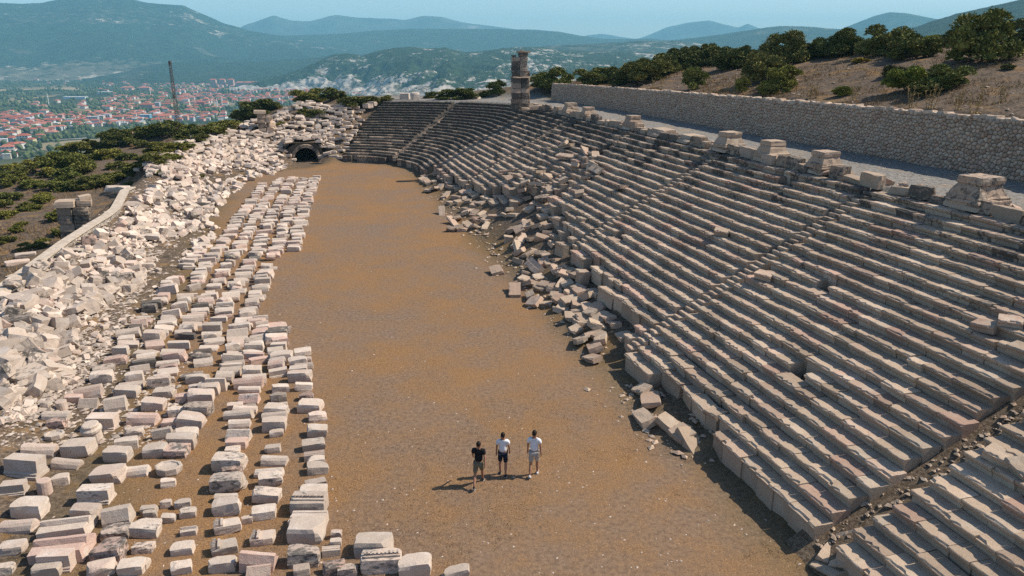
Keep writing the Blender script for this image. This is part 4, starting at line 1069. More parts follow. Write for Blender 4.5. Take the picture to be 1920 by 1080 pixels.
for f in fallen:
    sc = (rr.uniform(.65, 1.05), rr.uniform(.8, 1.0), rr.uniform(.65, .95)) if f[4] == 'heap' else (rr.uniform(.68, 1.15), rr.uniform(.8, 1.1), rr.uniform(.6, .95))
    if nf < 300 : 
        nf += 1; tn = 'dark lichened' if f[5] > .55 else 'grey mottled' if f[5] > .2 else 'clean tan'; tag(obj('fallen_seat_stone', rr.choice(PSLAB if f[4] == 'heap' else SLAB), None, f[:3], f[3], sc, (f[5], .5, rr.uniform(.8, 1.02) if f[4] == 'heap' else rr.uniform(.9, 1.15), 1)), fall_say(f, tn, sc), 'fallen stone', FG[f[4]])
    else: frest.append((rr.choice(PSLAB), mat_of((f[0], f[1], f[2] - .2), f[3], sc)))
join_stuff('far_fallen_stones', frest, M_BLOCK, color=(.55, .2, .95, 1))

# ------------------------------------------------------------------ low wall, cross walls and pier on the left rim
def wall_run(root, name, pts, wd, hb, ht, mat, top=True):
    """pts: world (x,y,ztop)"""
    V = []; F = []
    for i, (x, y, z) in enumerate(pts):
        a = Vector(pts[max(0, i - 1)][:2]); b = Vector(pts[min(len(pts) - 1, i + 1)][:2]); t = (b - a).normalized(); nn = Vector((-t.y, t.x))
        for s in (-1, 1):
            for zz in (z - hb, z + ht): V.append((x + nn.x * s * wd / 2, y + nn.y * s * wd / 2, zz))
    for i in range(len(pts) - 1):
        a = i * 4; F += [(a, a + 1, a + 5, a + 4), (a + 3, a + 2, a + 6, a + 7), (a + 1, a + 3, a + 7, a + 5), (a, a + 4, a + 6, a + 2)]
    e = (len(pts) - 1) * 4; F += [(0, 2, 3, 1), (e, e + 1, e + 3, e + 2)]
    return obj(name, npmesh(name, V, np.array(F), [mat]), root)
nC = NT('lime_capping'); pC = nC.n('NewGeometry').outputs['Position']
M_CAP = nC.finish(nC.mix(nC.range(nC.noise(pC, 3, 5, .6), .3, .7), (.40, .32, .24), (.56, .47, .38)), .95, nC.bump(nC.noise(pC, 9, 5), .5, .05))
nK = NT('small_rubble_wall'); pK = nK.n('NewGeometry').outputs['Position']
vk = nK.n('TexVoronoi', iVector=pK, iScale=4.5); ve = nK.n('TexVoronoi', feature='DISTANCE_TO_EDGE', iVector=pK, iScale=4.5)
M_SMW = nK.finish(nK.mix(nK.range(ve.outputs[0], .02, .09), (.10, .085, .07), nK.mix(nK.n('SeparateColor', i0=vk.outputs['Color']).outputs[0], (.30, .25, .20), (.48, .43, .37))), .95, nK.bump(ve.outputs[0], 1.0, .12))
wpts = []
for (px, py, z) in ((-60, 580, 2.0), (0, 543, 2.0), (60, 500, 2.0), (120, 455, 2.0), (170, 423, 2.0), (200, 405, 2.0)):
    x, y = at_z(px, py, z); wpts.append((float(x), float(y), z))
root = empty('rim_wall', wpts[1]); tag(root, 'low wall with pale lime capping along the left rim of the stadium', 'low wall')
wall_run(root, 'wall_face', wpts, .55, 3.6, 0, M_SMW); wall_run(root, 'capping', [(x, y, z + .002) for x, y, z in wpts], .78, 0, .10, M_CAP)
for i, (px, py) in enumerate(((20, 547), (62, 519), (103, 492), (135, 467), (170, 449))):
    x, y = at_z(px, py, 1.75)
    wall_run(root, 'cross_wall', [(float(x) - 1.6, float(y) + .1, 1.75), (float(x) + .9, float(y) - .1, 1.7)], .5, 1.5, .0, M_SMW)
    wall_run(root, 'cross_wall_cap', [(float(x) - 1.6, float(y) + .1, 1.755), (float(x) + .7, float(y) - .1, 1.70)], .6, 0, .07, M_CAP)
cpts = []
for (px, py) in ((200, 405), (216, 392), (226, 374), (234, 358), (247, 352)):
    x, y = at_z(px, py, 2.0); cpts.append((float(x), float(y), 2.0))
wall_run(root, 'curved_wall', cpts, .5, 3.0, 0, M_SMW); wall_run(root, 'curved_capping', [(x, y, z + .002) for x, y, z in cpts], .8, 0, .1, M_CAP)
bpy.context.view_layer.update(); inv = root.matrix_world.inverted()
for c in root.children: c.matrix_parent_inverse = inv
px_, py_ = at_z(147, 448, -1.0); root = empty('gate_pier', (float(px_), float(py_), -1.6), R(10)); tag(root, 'dark square pier of stacked blocks outside the left rim wall', 'stone pier')
for i in range(5): 
    z = i * .72; obj('pier_block', UNI[i % 6], root, (-.55, 0, z), (0, 0, 0), (1.25, 1.3, .72), (.8, .3, .8, 1)); obj('pier_block', UNI[(i + 2) % 6], root, (.75, .05, z), (0, 0, 0), (1.3, 1.25, .71), (.9, .3, .75, 1))
obj('top_slab', UNI[2], root, (-.5, 0, 3.6), (0, 0, 0), (1.7, 1.5, .55), (.6, .3, .95, 1)); obj('top_block', UNI[4], root, (.9, .3, 3.6), (0, .08, .2), (1.2, 1.1, .5), (.4, .3, 1.1, 1)); obj('top_block', UNI[1], root, (1.0, .4, 4.1), (.05, -.1, .5), (1.0, .8, .4), (.2, .3, 1.2, 1))
x, y = at_z(185, 420, 1.2); a = at_z(160, 425, 1.6); b = at_z(208, 405, 1.6)
root = empty('infill_wall', (float(x), float(y), 0)); tag(root, 'short rubble infill wall between the dark pier and the rim wall', 'low wall')
wall_run(root, 'wall_face', [(float(a[0]), float(a[1]), 1.6), (float(b[0]), float(b[1]), 1.6)], .5, 3.0, 0, M_SMW); wall_run(root, 'capping', [(float(a[0]), float(a[1]), 1.602), (float(b[0]), float(b[1]), 1.602)], .6, 0, .08, M_CAP)
bpy.context.view_layer.update(); inv = root.matrix_world.inverted()
for c in root.children: c.matrix_parent_inverse = inv
# white slab and blocks on the rim, ruined pier by the slope, stones on the crest of the curve
def single(name, lab, cat, px, py, z, sc, rot=(0, 0, 0), me=None, col=(.2, .3, 1.1, 1), yhit=None):
    if z is None: x, y, zz = hit(np.array([px]), np.array([py]))[0]
    else: (x, y), zz = at_z(px, py, z), z
    return tag(obj(name, me or rr.choice(BOX), None, (float(x), float(y), float(zz) - .04), rot, sc, col), lab, cat)
single('long_slab', 'long white slab laid on the rim beside the curved wall', 'stone block', 221, 358, 1.6, (2.4, .8, .55), (0, .03, .1))
single('long_slab', 'dark slab lying under the long white slab on the rim', 'stone block', 217, 366, .9, (2.3, .9, .5), (0, .03, .12), col=(.9, .3, .8, 1))
for i, (px, py, s, lab) in enumerate(((48, 480, 1.6, 'large white slab on the dry grass outside the rim wall'), (33, 495, 1.8, 'long pale stone nearest the frame edge outside the rim wall'), (60, 468, 1.0, 'squarish white stone farther along outside the rim wall'), (80, 458, .8, 'small grey stone outside the rim wall towards the pier'))):
    single('outlying_stone', lab, 'stone block', px, py, None, (s, .8, .35), (0, 0, .5 + i * .2))
root = empty('ruined_pier', tuple(float(q) for q in hit(np.array([492.]), np.array([244.]))[0]), R(15)); tag(root, 'ruined pier of grey blocks with a flat top slab above the collapsed bank', 'stone pier')
for i in range(4): obj('pier_block', UNI[i], root, (0, 0, i * .62), (0, 0, .05 * i), (1.1, 1.0, .62), (.7, .3, .85, 1))
obj('top_slab', UNI[5], root, (-.15, 0, 2.48), (0, .04, 0), (1.7, 1.2, .5), (.4, .3, 1.05, 1))
for p in ((1.1, .1, 0), (1.2, .2, .6), (.95, .1, 1.2), (1.1, 0, 1.7)): obj('loose_block', BLK[int(p[2] * 3) % 8], root, p, (.1, .1, p[2]), (1.0, .9, .6), (.3, .3, 1.15, 1))
for i, (px, py, s, h, lab) in enumerate(((759, 185, 1.5, 1.1, 'squared block pair standing on the crest of the curved seating'), (779, 186, 1.2, 1.2, 'rough block pile beside the squared pair on the curved crest'), (880, 186, 1.1, .7, 'dark block at the top of the second curved wedge'), (893, 186, 1.3, .6, 'block leaning next to the dark one atop the second curved wedge'), (916, 181, 1.4, .5, 'flat stones lying on bare ground left of the tall pier'), (935, 182, 1.2, .5, 'flat pale stone nearest the tall pier on bare ground'), (690, 200, 1.3, .6, 'upper tilted slab at the left end of the curved rows'), (698, 196, 1.2, .6, 'topmost tilted slab at the left end of the curved rows'))):
    single('crest_block', lab, 'stone block', px, py + 2, 7.75 if px > 720 else 7.6, (s, s * .75, h), (.03, .02, i * .4), col=(.6, .3, 1.0, 1))

# displaced seat stones lying on the near rows
def on_stand(px, py):
    dx, dy, dz = (float(q) for q in ray(px, py)); m = rise_of(0) / TREAD; k = CA * dx + SA * dy
    t = (CAM_H - POD + m * V0) / (m * k - dz); return dx * t, dy * t, CAM_H + dz * t
for i, (px, py, l, dr, lab) in enumerate(((1838, 618, 1.15, .25, 'long seat stone slid forward onto the row below near the right frame edge'), (1893, 612, .9, .7, 'squat seat stone beside the slid one near the right frame edge'), (1910, 665, 1.0, .1, 'seat stone tipped on the row under the two slid ones'),
        (1428, 522, .7, .5, 'pinkish stone blocking the stairway between the two near wedges'), (1352, 440, .55, .9, 'rounded loose stone on the rows left of the second stairway'), (1868, 868, .95, .3, 'loose bench piece on the corner wedge beside the earth gap'), (1898, 885, 1.1, -.2, 'cracked slab on the corner wedge behind the loose bench piece'))):
    x, y, z = on_stand(px, py); tag(obj('displaced_seat_stone', SLAB[i % 6], None, (x, y, z + .20), (.12, .05 * i - .1, RZ + dr), (l / 1.3, .8, .8), (.15, .8, 1.1, 1)), lab, 'fallen stone')
# ------------------------------------------------------------------ bushes
def bush_mesh(seed, n, leaf, flat=.75):
    rg = np.random.default_rng(seed); r_ = random.Random(seed)
    lobes = []
    for i in range(r_.randint(20, 26)):
        a = r_.uniform(0, 6.28); q = .40 * r_.random() ** .6; z = (.06 + .60 * r_.random() ** 1.1) * (1.12 - 1.0 * q)
        lobes.append((math.cos(a) * q * 1.15, math.sin(a) * q, z * flat / .75, r_.uniform(.10, .19)))
    L = np.array(lobes); k = rg.integers(0, len(L), n * 2)
    d = rg.normal(size=(n * 2, 3)); d /= np.linalg.norm(d, axis=1)[:, None]; d[:, 2] = np.where(d[:, 2] < -.3, -d[:, 2], d[:, 2])
    rad = L[k, 3] * (.62 + .55 * rg.random(n * 2) ** .8 + .35 * (rg.random(n * 2) < .10) * rg.random(n * 2))
    P = L[k, :3] + d * rad[:, None]
    inside = np.zeros(len(P), int)
    for q in L: inside += (np.linalg.norm(P - q[:3], axis=1) < q[3] * .66)
    keep = np.where((inside == 0) & (P[:, 2] > .0))[0][:n]
    P, d = P[keep], d[keep]; m = len(P)
    t = d + rg.normal(size=(m, 3)) * .55 + np.array([0, 0, .45]); t /= np.linalg.norm(t, axis=1)[:, None]
    b = np.cross(t, rg.normal(size=(m, 3))); b /= np.linalg.norm(b, axis=1)[:, None]
    s = leaf * (.6 + .9 * rg.random(m))[:, None]
    V = np.stack([P - t * s * .5, P + b * s * .26, P + t * s * .6, P - b * s * .26], 1).reshape(-1, 3)
    F = np.arange(m * 4).reshape(m, 4)
    # leaf-coloured spheres inside the lobes, added to block light through the crown
    Vi, Fi = [], []; base = len(V)
    for q in L:
        bm = bmesh.new(); bmesh.ops.create_icosphere(bm, subdivisions=1, radius=q[3] * .60)
        bm.verts.ensure_lookup_table()
        for v in bm.verts: Vi.append((v.co.x + q[0], v.co.y + q[1], v.co.z + q[2]))
        for f in bm.faces: Fi.append([base + v.index for v in f.verts])
        base += len(bm.verts); bm.free()
    return npmesh('crown', np.concatenate([V, np.array(Vi)]), [F, np.array(Fi)], [M_LEAF])
def trunk_mesh(seed):
    bm = bmesh.new(); r_ = random.Random(seed)
    for i in range(4):
        a = r_.uniform(0, 6.28); bm_tube(bm, (math.cos(a) * .03, math.sin(a) * .03, -.06), (math.cos(a) * r_.uniform(.1, .22), math.sin(a) * r_.uniform(.1, .22), r_.uniform(.22, .4)), .022, .009, 5)
    return bmmesh('trunk', bm, [M_BARK])
BIG = [bush_mesh(10 + i, 9500, .050, (.78, .9, .7, .85)[i % 4]) for i in range(4)]
SMALL = [bush_mesh(20 + i, 3400, .078, (.75, .6, .85, .7, .65, .8)[i % 6]) for i in range(6)]
TR = [trunk_mesh(i) for i in range(3)]
rv = random.Random(44)
def bush(name, lab, group, px, py, wpx, big, tone=(1, 1, 1), hs=1.0, dy=0.0):
    for k in range(12):
        x, y, z = (float(q) for q in hit(np.array([px], float), np.array([py + k * 2.0], float))[0])
        if x == x and proj(x, y, z)[2] < 190: break
    if x != x: return None
    dep = proj(x, y, z)[2]; wd = wpx * dep / FPX * 1.12
    root = empty(name, (x, y, z), rv.uniform(0, 6.28)); root.scale = (wd, wd, wd * hs)
    tag(root, lab, 'bush', group)
    cr = obj('crown', rv.choice(BIG if big else SMALL), root, color=(*tone, 1)); obj('trunk', rv.choice(TR), root)
    return root
RB = [((1839, 112, 116), 1, 'largest rounded evergreen oak bush standing on the hilltop above the wall', (1.05, 1.1, .9), .95),
      ((1909, 80, 62), 1, 'dark bush behind the largest oak bush at the hill edge', (.8, .8, .8), 1.0), ((1788, 84, 40), 1, 'dark bush peeping out left of the largest oak bush', (.8, .85, .8), .9),
      ((1747, 84, 36), 0, 'small yellow green bush alone on the hill skyline', (1.7, 1.6, .8), .8), ((1768, 90, 30), 0, 'small dark bush next to the yellow green one on the skyline', (.9, .9, .9), .8),
      ((1712, 110, 62), 1, 'rounded bush with a pale yellowish top on the hill crest', (1.1, 1.1, .9), .8), ((1655, 103, 74), 1, 'tall crested bush in the middle of the hill crest line', (.95, 1, .9), .9), ((1690, 108, 50), 1, 'bush filling the middle of the crest clump', (1, 1, 1), .8),
      ((1586, 104, 62), 1, 'bush at the right of the crest hedge', (.95, 1, .9), .85), ((1548, 107, 50), 1, 'middle bush of the crest hedge', (.9, .95, .9), .95), ((1528, 108, 40), 1, 'dark bush of the crest hedge beside the lone dip', (.8, .85, .8), .95),
      ((1476, 120, 74), 1, 'broad grey green bush where the crest hedge begins', (1.05, 1.05, 1), .85), ((1430, 153, 56), 1, 'upright bush above the wall left of the pair on the slope', (1, 1, .95), 1.1), ((1465, 163, 62), 1, 'sprawling bright bush in the pair close above the wall', (1.15, 1.2, .9), .85), ((1438, 181, 40), 1, 'low dark bush touching the wall top', (.95, 1, .85), .7), ((1390, 172, 26), 0, 'thin upright bush left of the slope pair above the wall', (1.1, 1.15, .9), 1.3),
      ((1772, 166, 84), 1, 'wide bush with bare twigs on the slope above the wall', (.95, 1.05, .9), .75), ((1703, 172, 72), 1, 'bright green bush in the slope clump above the wall', (1.25, 1.4, .8), .8), ((1676, 142, 34), 0, 'dark twiggy bush at the left of the slope clump', (.7, .65, .7), .8), ((1735, 178, 50), 0, 'low dark bush between the two in the slope clump', (.8, .85, .8), .7),
      ((1579, 180, 32), 0, 'small yellowish bush on the slope just over the wall', (1.3, 1.3, .8), .9), ((1475, 174, 18), 0, 'tiny bush beside the low dark one over the wall', (1.2, 1.3, .9), .9), ((1612, 118, 26), 0, 'low ochre cushion shrub on the open slope', (2.2, 1.6, .8), .4), ((1890, 130, 22), 0, 'tiny dark tussock shrub right of the largest oak bush', (.9, .9, .9), .6),
      ((1368, 130, 54), 1, 'dense round bush at the near end of the dark crest row', (.85, .9, .85), .95), ((1398, 112, 34), 1, 'narrow bush behind the dense round one', (.9, .95, .9), 1.0), ((1332, 120, 46), 1, 'dark bush in the crest row left of the dense round one', (.8, .85, .8), .95), ((1300, 167, 46), 1, 'two tone bush standing just above the wall by the crest row', (.95, 1.05, .9), 1.1), ((1296, 122, 44), 1, 'bush in the middle of the dark crest row', (.85, .9, .85), .9),
      ((1265, 132, 48), 1, 'bush in the dark crest row above the bare brown slope', (.85, .9, .85), .9), ((1235, 143, 56), 1, 'big bush in the dark crest row towards the pier', (.85, .9, .85), .8), ((1205, 157, 66), 1, 'leafy bush where the dark crest row drops to the wall', (.95, 1, .9), .75), ((1165, 158, 36), 1, 'small bush at the far foot of the dark crest row', (.9, .95, .85), .8),
      ((1110, 160, 64), 1, 'bush behind the far end of the long wall', (1, 1.05, .85), .7), ((1040, 166, 72), 1, 'round bush right of the tall pier behind the wall end', (.95, 1, .8), .75), ((1018, 165, 40), 1, 'dark bush nearest the tall pier', (.85, .9, .8), .8)]
for (p, big, lab, tone, hs) in RB:
    k_ = 1.15 if 1150 < p[0] < 1720 and p[1] < 160 else 1.0
    bush('oak_bush', lab, 'bushes on the hill above the wall', p[0], p[1], p[2] * k_, big, tuple(q * 1.25 for q in tone), hs * .84)
for i, (px, py, w_) in enumerate(((1150, 156, 46), (1183, 152, 50), (1222, 146, 52), (1250, 138, 54), (1283, 130, 50), (1315, 124, 52), (1350, 122, 46), (1380, 118, 46), (1415, 114, 40), (1445, 116, 50), (1502, 112, 52), (1520, 109, 40), (1566, 106, 46), (1608, 101, 40), (1632, 102, 44), (1672, 103, 50))):
    bush('oak_bush', f"dark bush {'closing the far' if px < 1260 else 'inside the middle' if px < 1430 else 'thickening the near'} part of the hill crest hedge", 'bushes filling the crest hedge', px, py, w_, 1, (1.05, 1.1, 1.0), .68)
CB = [((931, 176, 36), 'dark bush on bare ground left of the tall pier', .8), ((907, 181, 16), 'tiny bush beside the dark one left of the pier', .8), ((857, 186, 66), 'low wide bush behind the gap of the curved seats', .35), ((807, 184, 20), 'tiny bush beside the block pile on the curved crest', .7)]
for (p, lab, hs) in CB: bush('oak_bush', lab, 'bushes behind the curved seats', *p, 1, (.9, 1, .8), hs)
LBP = [(690, 191, 56), (655, 196, 50), (725, 186, 30), (583, 190, 80), (625, 186, 56), (596, 216, 44), (572, 214, 30), (527, 236, 24), (483, 214, 76), (505, 200, 44), (455, 222, 50), (433, 238, 54), (400, 252, 48), (410, 236, 40), (367, 256, 52), (345, 262, 44), (317, 250, 58), (300, 246, 40), (283, 254, 52), (260, 258, 50), (217, 262, 66), (190, 266, 54), (240, 270, 46), (267, 275, 34), (207, 294, 52), (180, 298, 36), (300, 288, 68), (330, 282, 50), (318, 300, 44),
       (283, 308, 66), (262, 316, 46), (250, 324, 52), (227, 334, 44), (205, 340, 46), (150, 284, 70), (168, 276, 50), (117, 318, 78), (140, 306, 60), (160, 322, 52), (128, 334, 56), (96, 330, 50), (83, 300, 36), (56, 298, 34), (20, 314, 46), (45, 322, 40), (13, 347, 46), (60, 350, 50), (38, 336, 40), (167, 350, 62), (190, 348, 46), (133, 354, 52), (100, 354, 44), (82, 372, 40), (60, 392, 36), (107, 411, 40), (113, 438, 36), (122, 442, 26), (60, 464, 46), (80, 458, 30), (33, 434, 28), (40, 424, 26), (13, 453, 34), (13, 408, 42), (50, 391, 36), (77, 378, 36), (20, 374, 50), (5, 388, 40), (222, 316, 40), (240, 296, 40), (350, 276, 36), (375, 262, 34), (108, 288, 46), (75, 312, 40), (350, 240, 30), (30, 300, 30), (8, 330, 34), (245, 346, 24), (295, 326, 20), (378, 330, 14)]
GZ = lambda x, y: ('on the crest by the curved bank' if x > 540 else 'on the slope crest below the ruined pier' if x > 390 else 'low down near the dark gate pier' if y > 365 else 'on the far crest over the town' if y < 272 else 'high on the left slope below the mast' if x > 260 and y < 300 else 'on the left slope above the curved wall' if x > 205 else 'on the left slope over the long white slab' if x > 150 else 'on the open left slope behind the gate pier' if x > 95 else 'at the far left of the slope' if y > 330 else 'at the far left crest')
for (px, py, w_) in LBP:
    sz = 'broad' if w_ > 58 else 'medium' if w_ > 40 else 'small'; tn = rv.choice(((1.0, 1.05, .9), (1.25, 1.28, 1.0), (1.5, 1.45, 1.0)))
    bush('scrub_bush', f"{sz} {'dark' if tn[0] < 1.1 else 'mid' if tn[0] < 1.3 else 'olive'} green scrub bush {GZ(px, py)}", 'scrub bushes on the left slope', px, py + 2, w_ * .86, w_ > 60, tn, rv.uniform(.40, .58))
# mullein stalks above the wall
def mullein(seed):
    r_ = random.Random(seed); bm = bmesh.new()
    for i in range(5):
        a = r_.uniform(0, 6.28); q = r_.uniform(0, .16); lean = r_.uniform(.02, .16)
        x, y = math.cos(a) * q, math.sin(a) * q; h = r_.uniform(.6, 1.0); bm_tube(bm, (x, y, 0), (x + math.cos(a) * lean, y + math.sin(a) * lean, h), .012, .008, 4)
        for k in range(14):
            f = r_.uniform(.25, 1); b = r_.uniform(0, 6.28); p = Vector((x + math.cos(a) * lean * f, y + math.sin(a) * lean * f, h * f)); l = r_.uniform(.05, .12)
            bm_tube(bm, p, p + Vector((math.cos(b) * l, math.sin(b) * l, .05)), .016, .006, 3)
    for k in range(8):
        b = k * .8; vs = [bm.verts.new(v) for v in ((0, 0, .02), (math.cos(b + .2) * .14, math.sin(b + .2) * .14, .10), (math.cos(b) * .26, math.sin(b) * .26, .04), (math.cos(b - .2) * .14, math.sin(b - .2) * .14, .10))]; bm.faces.new(vs)
    return bmmesh('dry_stalks', bm, [M_STRAW])
MU = [mullein(i) for i in range(3)]
for i, ((px, py, h), lab) in enumerate((((1710, 204, 1.5), 'single dry yellow stalk plant above the wall under the slope clump'), ((1744, 206, 1.6), 'branching dry yellow stalk plant right of the single one above the wall'), ((1798, 207, 1.3), 'bushy dry straw plant above the wall between stalk plants'), ((1826, 214, 1.7), 'tallest dry yellow plant near the wall top at the right'), ((1877, 190, 1.2), 'dry yellow plant high on the slope at the right edge'), ((1517, 186, 1.4), 'dry straw plant close over the wall left of the yellowish bush'), ((1530, 184, 1.3), 'twin dry straw plant beside the other left of the yellowish bush'), ((1602, 188, 1.3), 'dry straw plant close over the wall right of the yellowish bush'), ((1855, 108, 1.6), 'dry stalk plant in front of the largest oak bush'), ((1225, 164, 1.2), 'ochre dry plant over the wall at its far half'), ((1240, 162, 1.2), 'second ochre dry plant over the wall at its far half'))):
    x, y, z = (float(q) for q in hit(np.array([px], float), np.array([py], float))[0])
    tag(obj('dry_plant', MU[i % 3], None, (x, y, z - .03), (0, 0, i * 1.3), (h * 1.1, h * 1.1, h)), lab, 'dry plant', 'dry stalk plants above the wall')

# ------------------------------------------------------------------ town in the valley
def on_plain(px, py): x, y = at_z(px, py, PLAIN); return float(x), float(y)
M_PLAST = objcol('house_plaster'); nR = NT('roof_tiles'); oR = nR.n('ObjectInfo'); gR = nR.n('NewGeometry')
rR = nR.math('FRACT', nR.math('ADD', oR.outputs['Random'], nR.math('MULTIPLY', gR.outputs['Random Per Island'], 3.7)))
M_ROOF = nR.finish(nR.ramp(rR, [(0, (.29, .085, .055)), (.5, (.37, .115, .075)), (1, (.42, .18, .13))]), .9, None, .1)
M_PANE = simple('window_dark', (.04, .045, .055), .3, .1)
nS = NT('mixed_plaster'); gS = nS.n('NewGeometry')
M_MIXP = nS.finish(nS.ramp(gS.outputs['Random Per Island'], [(0, (.55, .52, .48)), (.35, (.62, .58, .52)), (.6, (.50, .40, .30)), (.8, (.42, .42, .44)), (.95, (.55, .38, .30))], 'CONSTANT'), .9)
bm = bmesh.new(); bm_box(bm, (0, 0, .5), (1, 1, 1)); U_WALL = bmmesh('wall', bm, [M_PLAST])
def hip(flat=False):
    bm = bmesh.new(); e = .56
    b = [bm.verts.new((sx * e, sy * e, 0)) for sx, sy in ((-1, -1), (1, -1), (1, 1), (-1, 1))]; t = [bm.verts.new((-.26, 0, 1)), bm.verts.new((.26, 0, 1))]
    bm.faces.new((b[0], b[1], t[1], t[0])); bm.faces.new((b[1], b[2], t[1])); bm.faces.new((b[2], b[3], t[0], t[1])); bm.faces.new((b[3], b[0], t[0])); bm.faces.new(b[::-1])
    return bmmesh('roof', bm, [M_ROOF])
U_ROOF = hip()
bm = bmesh.new(); bm_box(bm, (0, 0, 0), (1, .12, 1)); U_WIN = bmmesh('window', bm, [M_PANE])
bm = bmesh.new(); bm_box(bm, (0, 0, .5), (1.04, 1.04, 1)); U_FLAT = bmmesh('flat_roof', bm, [M_PLAST])
rt = random.Random(8)
def house(px, py, w_, d_, h_, rz, col, roof, lab, group, wins=0, name='house', roofcol=(.6, .6, .6)):
    x, y = on_plain(px, py); z = float(plain_z(np.array(x), np.array(y))); root = empty(name, (x, y, z - .3), rz); tag(root, lab, 'house' if name == 'house' else 'building', group)
    obj('wall', U_WALL, root, scale=(w_, d_, h_), color=(*col, 1))
    if roof: obj('roof', U_ROOF, root, (0, 0, h_), scale=(w_, d_, min(w_, d_) * .22))
    else: obj('roof', U_FLAT, root, (0, 0, h_), scale=(w_, d_, .4), color=(*roofcol, 1))
    if wins:
        nfl = max(2, int(h_ / 3)); 
        for sgn, face, span in ((-1, 0, w_), (1, 1, d_), (-1, 1, d_)):
            nc = max(2, int(span / 4.2))
            for f in range(nfl):
                for c in range(nc):
                    o_ = (c + .5) / nc * span - span / 2; zz = h_ * (f + .55) / nfl
                    if face == 0: obj('window', U_WIN, root, (o_, -d_ / 2 - .02, zz), scale=(1.9, 1, 1.6))
                    else: obj('window', U_WIN, root, (sgn * (w_ / 2 + .02), o_, zz), (0, 0, R(90)), (1.9, 1, 1.6))
    return root
WHT, CRM, GRY, PNK, BLU, YEL, RED = (.62, .60, .57), (.58, .50, .40), (.42, .43, .45), (.52, .33, .28), (.16, .38, .55), (.60, .50, .30), (.38, .10, .08)
LAND = [((47, 268), 17, 15, 12, .2, WHT, 1, 'white four storey apartment house with a red hip roof beside the dry field', 1), ((17, 290), 16, 14, 11, .5, WHT, 1, 'large white house with red roof lowest in the valley by the shrubs', 1), ((225, 258), 44, 16, 8, .22, CRM, 1, 'long cream hall with a long red roof just over the scrub crest', 1),
        ((274, 226), 22, 13, 13, .1, BLU, 0, 'bright blue flat roofed building in the town', 1), ((176, 230), 22, 15, 13, .15, GRY, 0, 'grey flat roofed apartment block at the head of the pale row', 1), ((191, 229), 13, 13, 14, .15, CRM, 0, 'cream apartment block second in the pale row', 1), ((203, 227), 14, 13, 15, .15, WHT, 0, 'white apartment block at the end of the pale row', 1), ((224, 228), 18, 14, 11, .1, CRM, 1, 'red roofed cream block beside the pale row', 1), ((240, 227), 18, 14, 11, .1, GRY, 1, 'red roofed grey block beside the cream one', 1),
        ((277, 206), 32, 18, 14, .05, PNK, 1, 'large pink apartment building with a red roof in the town middle', 1), ((296, 204), 14, 14, 16, .1, GRY, 0, 'grey tower house beside the large pink building', 1), ((316, 204), 20, 14, 13, .1, YEL, 1, 'yellow walled apartment building right of the pink one', 1), ((240, 170), 42, 22, 12, .0, PNK, 1, 'wide pink block with red roof out in the fields', 0), ((272, 170), 44, 22, 11, .0, PNK, 1, 'second wide pink block right of the first in the fields', 0),
        ((68, 240), 16, 20, 7, .7, WHT, 0, 'white barn like hall with a bright white roof', 0), ((100, 232), 26, 16, 9, .1, RED, 1, 'dark red walled house block among red roofs', 0), ((20, 228), 44, 14, 9, .1, GRY, 1, 'long grey terrace with red roofs at the left edge', 1), ((142, 186), 70, 18, 7, .0, (.5, .6, .66), 0, 'long pale blue shed roof among the trees', 0), ((198, 176), 50, 18, 7, .15, WHT, 0, 'long white shed out on the plain', 0), ((350, 197), 16, 14, 16, .1, WHT, 0, 'tall white block right of the mast', 1), ((378, 200), 20, 15, 12, .1, RED, 1, 'red walled building right of the white block', 0)]
for (p, w_, d_, h_, rz, col, roof, lab, wn) in LAND: house(*p, w_, d_, h_, rz, col, roof, lab, 'buildings of the valley town', wn, 'apartment_building', (.75, .73, .70) if 'white roof' in lab or 'shed' in lab else (.5, .5, .5))
for i, px in enumerate((401, 418, 434)): house(px, 163, 24, 20, 30, .1, PNK, 1, f"{('left', 'middle', 'right')[i]} one of three pink tower blocks beyond the town", 'pink tower blocks', 0, 'tower_block')
for i, px in enumerate((451, 466, 478)): house(px, 164, 34, 20, 20, .1, PNK, 1, ('wide pink block right of the tower blocks', 'pale pink block second right of the tower blocks', 'low pink block third right of the tower blocks')[i], 'pink tower blocks', 0, 'tower_block')
ncols = {'white': WHT, 'cream': CRM, 'grey': GRY, 'pink': PNK, 'yellow': YEL}
ht = []
def scat(n_, xa, xb, ya, yb, cond=lambda x, y: True):
    k = 0
    while k < n_:
        px, py = rt.uniform(xa, xb), rt.uniform(ya, yb)
        if cond(px, py): ht.append((px, py)); k += 1
scat(14, 0, 60, 262, 300); scat(26, 0, 110, 244, 264, lambda x, y: not (30 < x < 64 and y > 252)); scat(240, 0, 420, 213, 246, lambda x, y: y < 250 - .06 * x); scat(190, 200, 560, 180, 216, lambda x, y: y < 232 - .09 * x + 12); scat(12, 60, 200, 192, 206)
scat(210, 300, 660, 158, 190); scat(110, 520, 720, 152, 182); scat(60, 180, 480, 150, 176); scat(40, 0, 640, 140, 160)
ht.sort(key=lambda p: -p[1]); hV, hF, hM = [], [], []
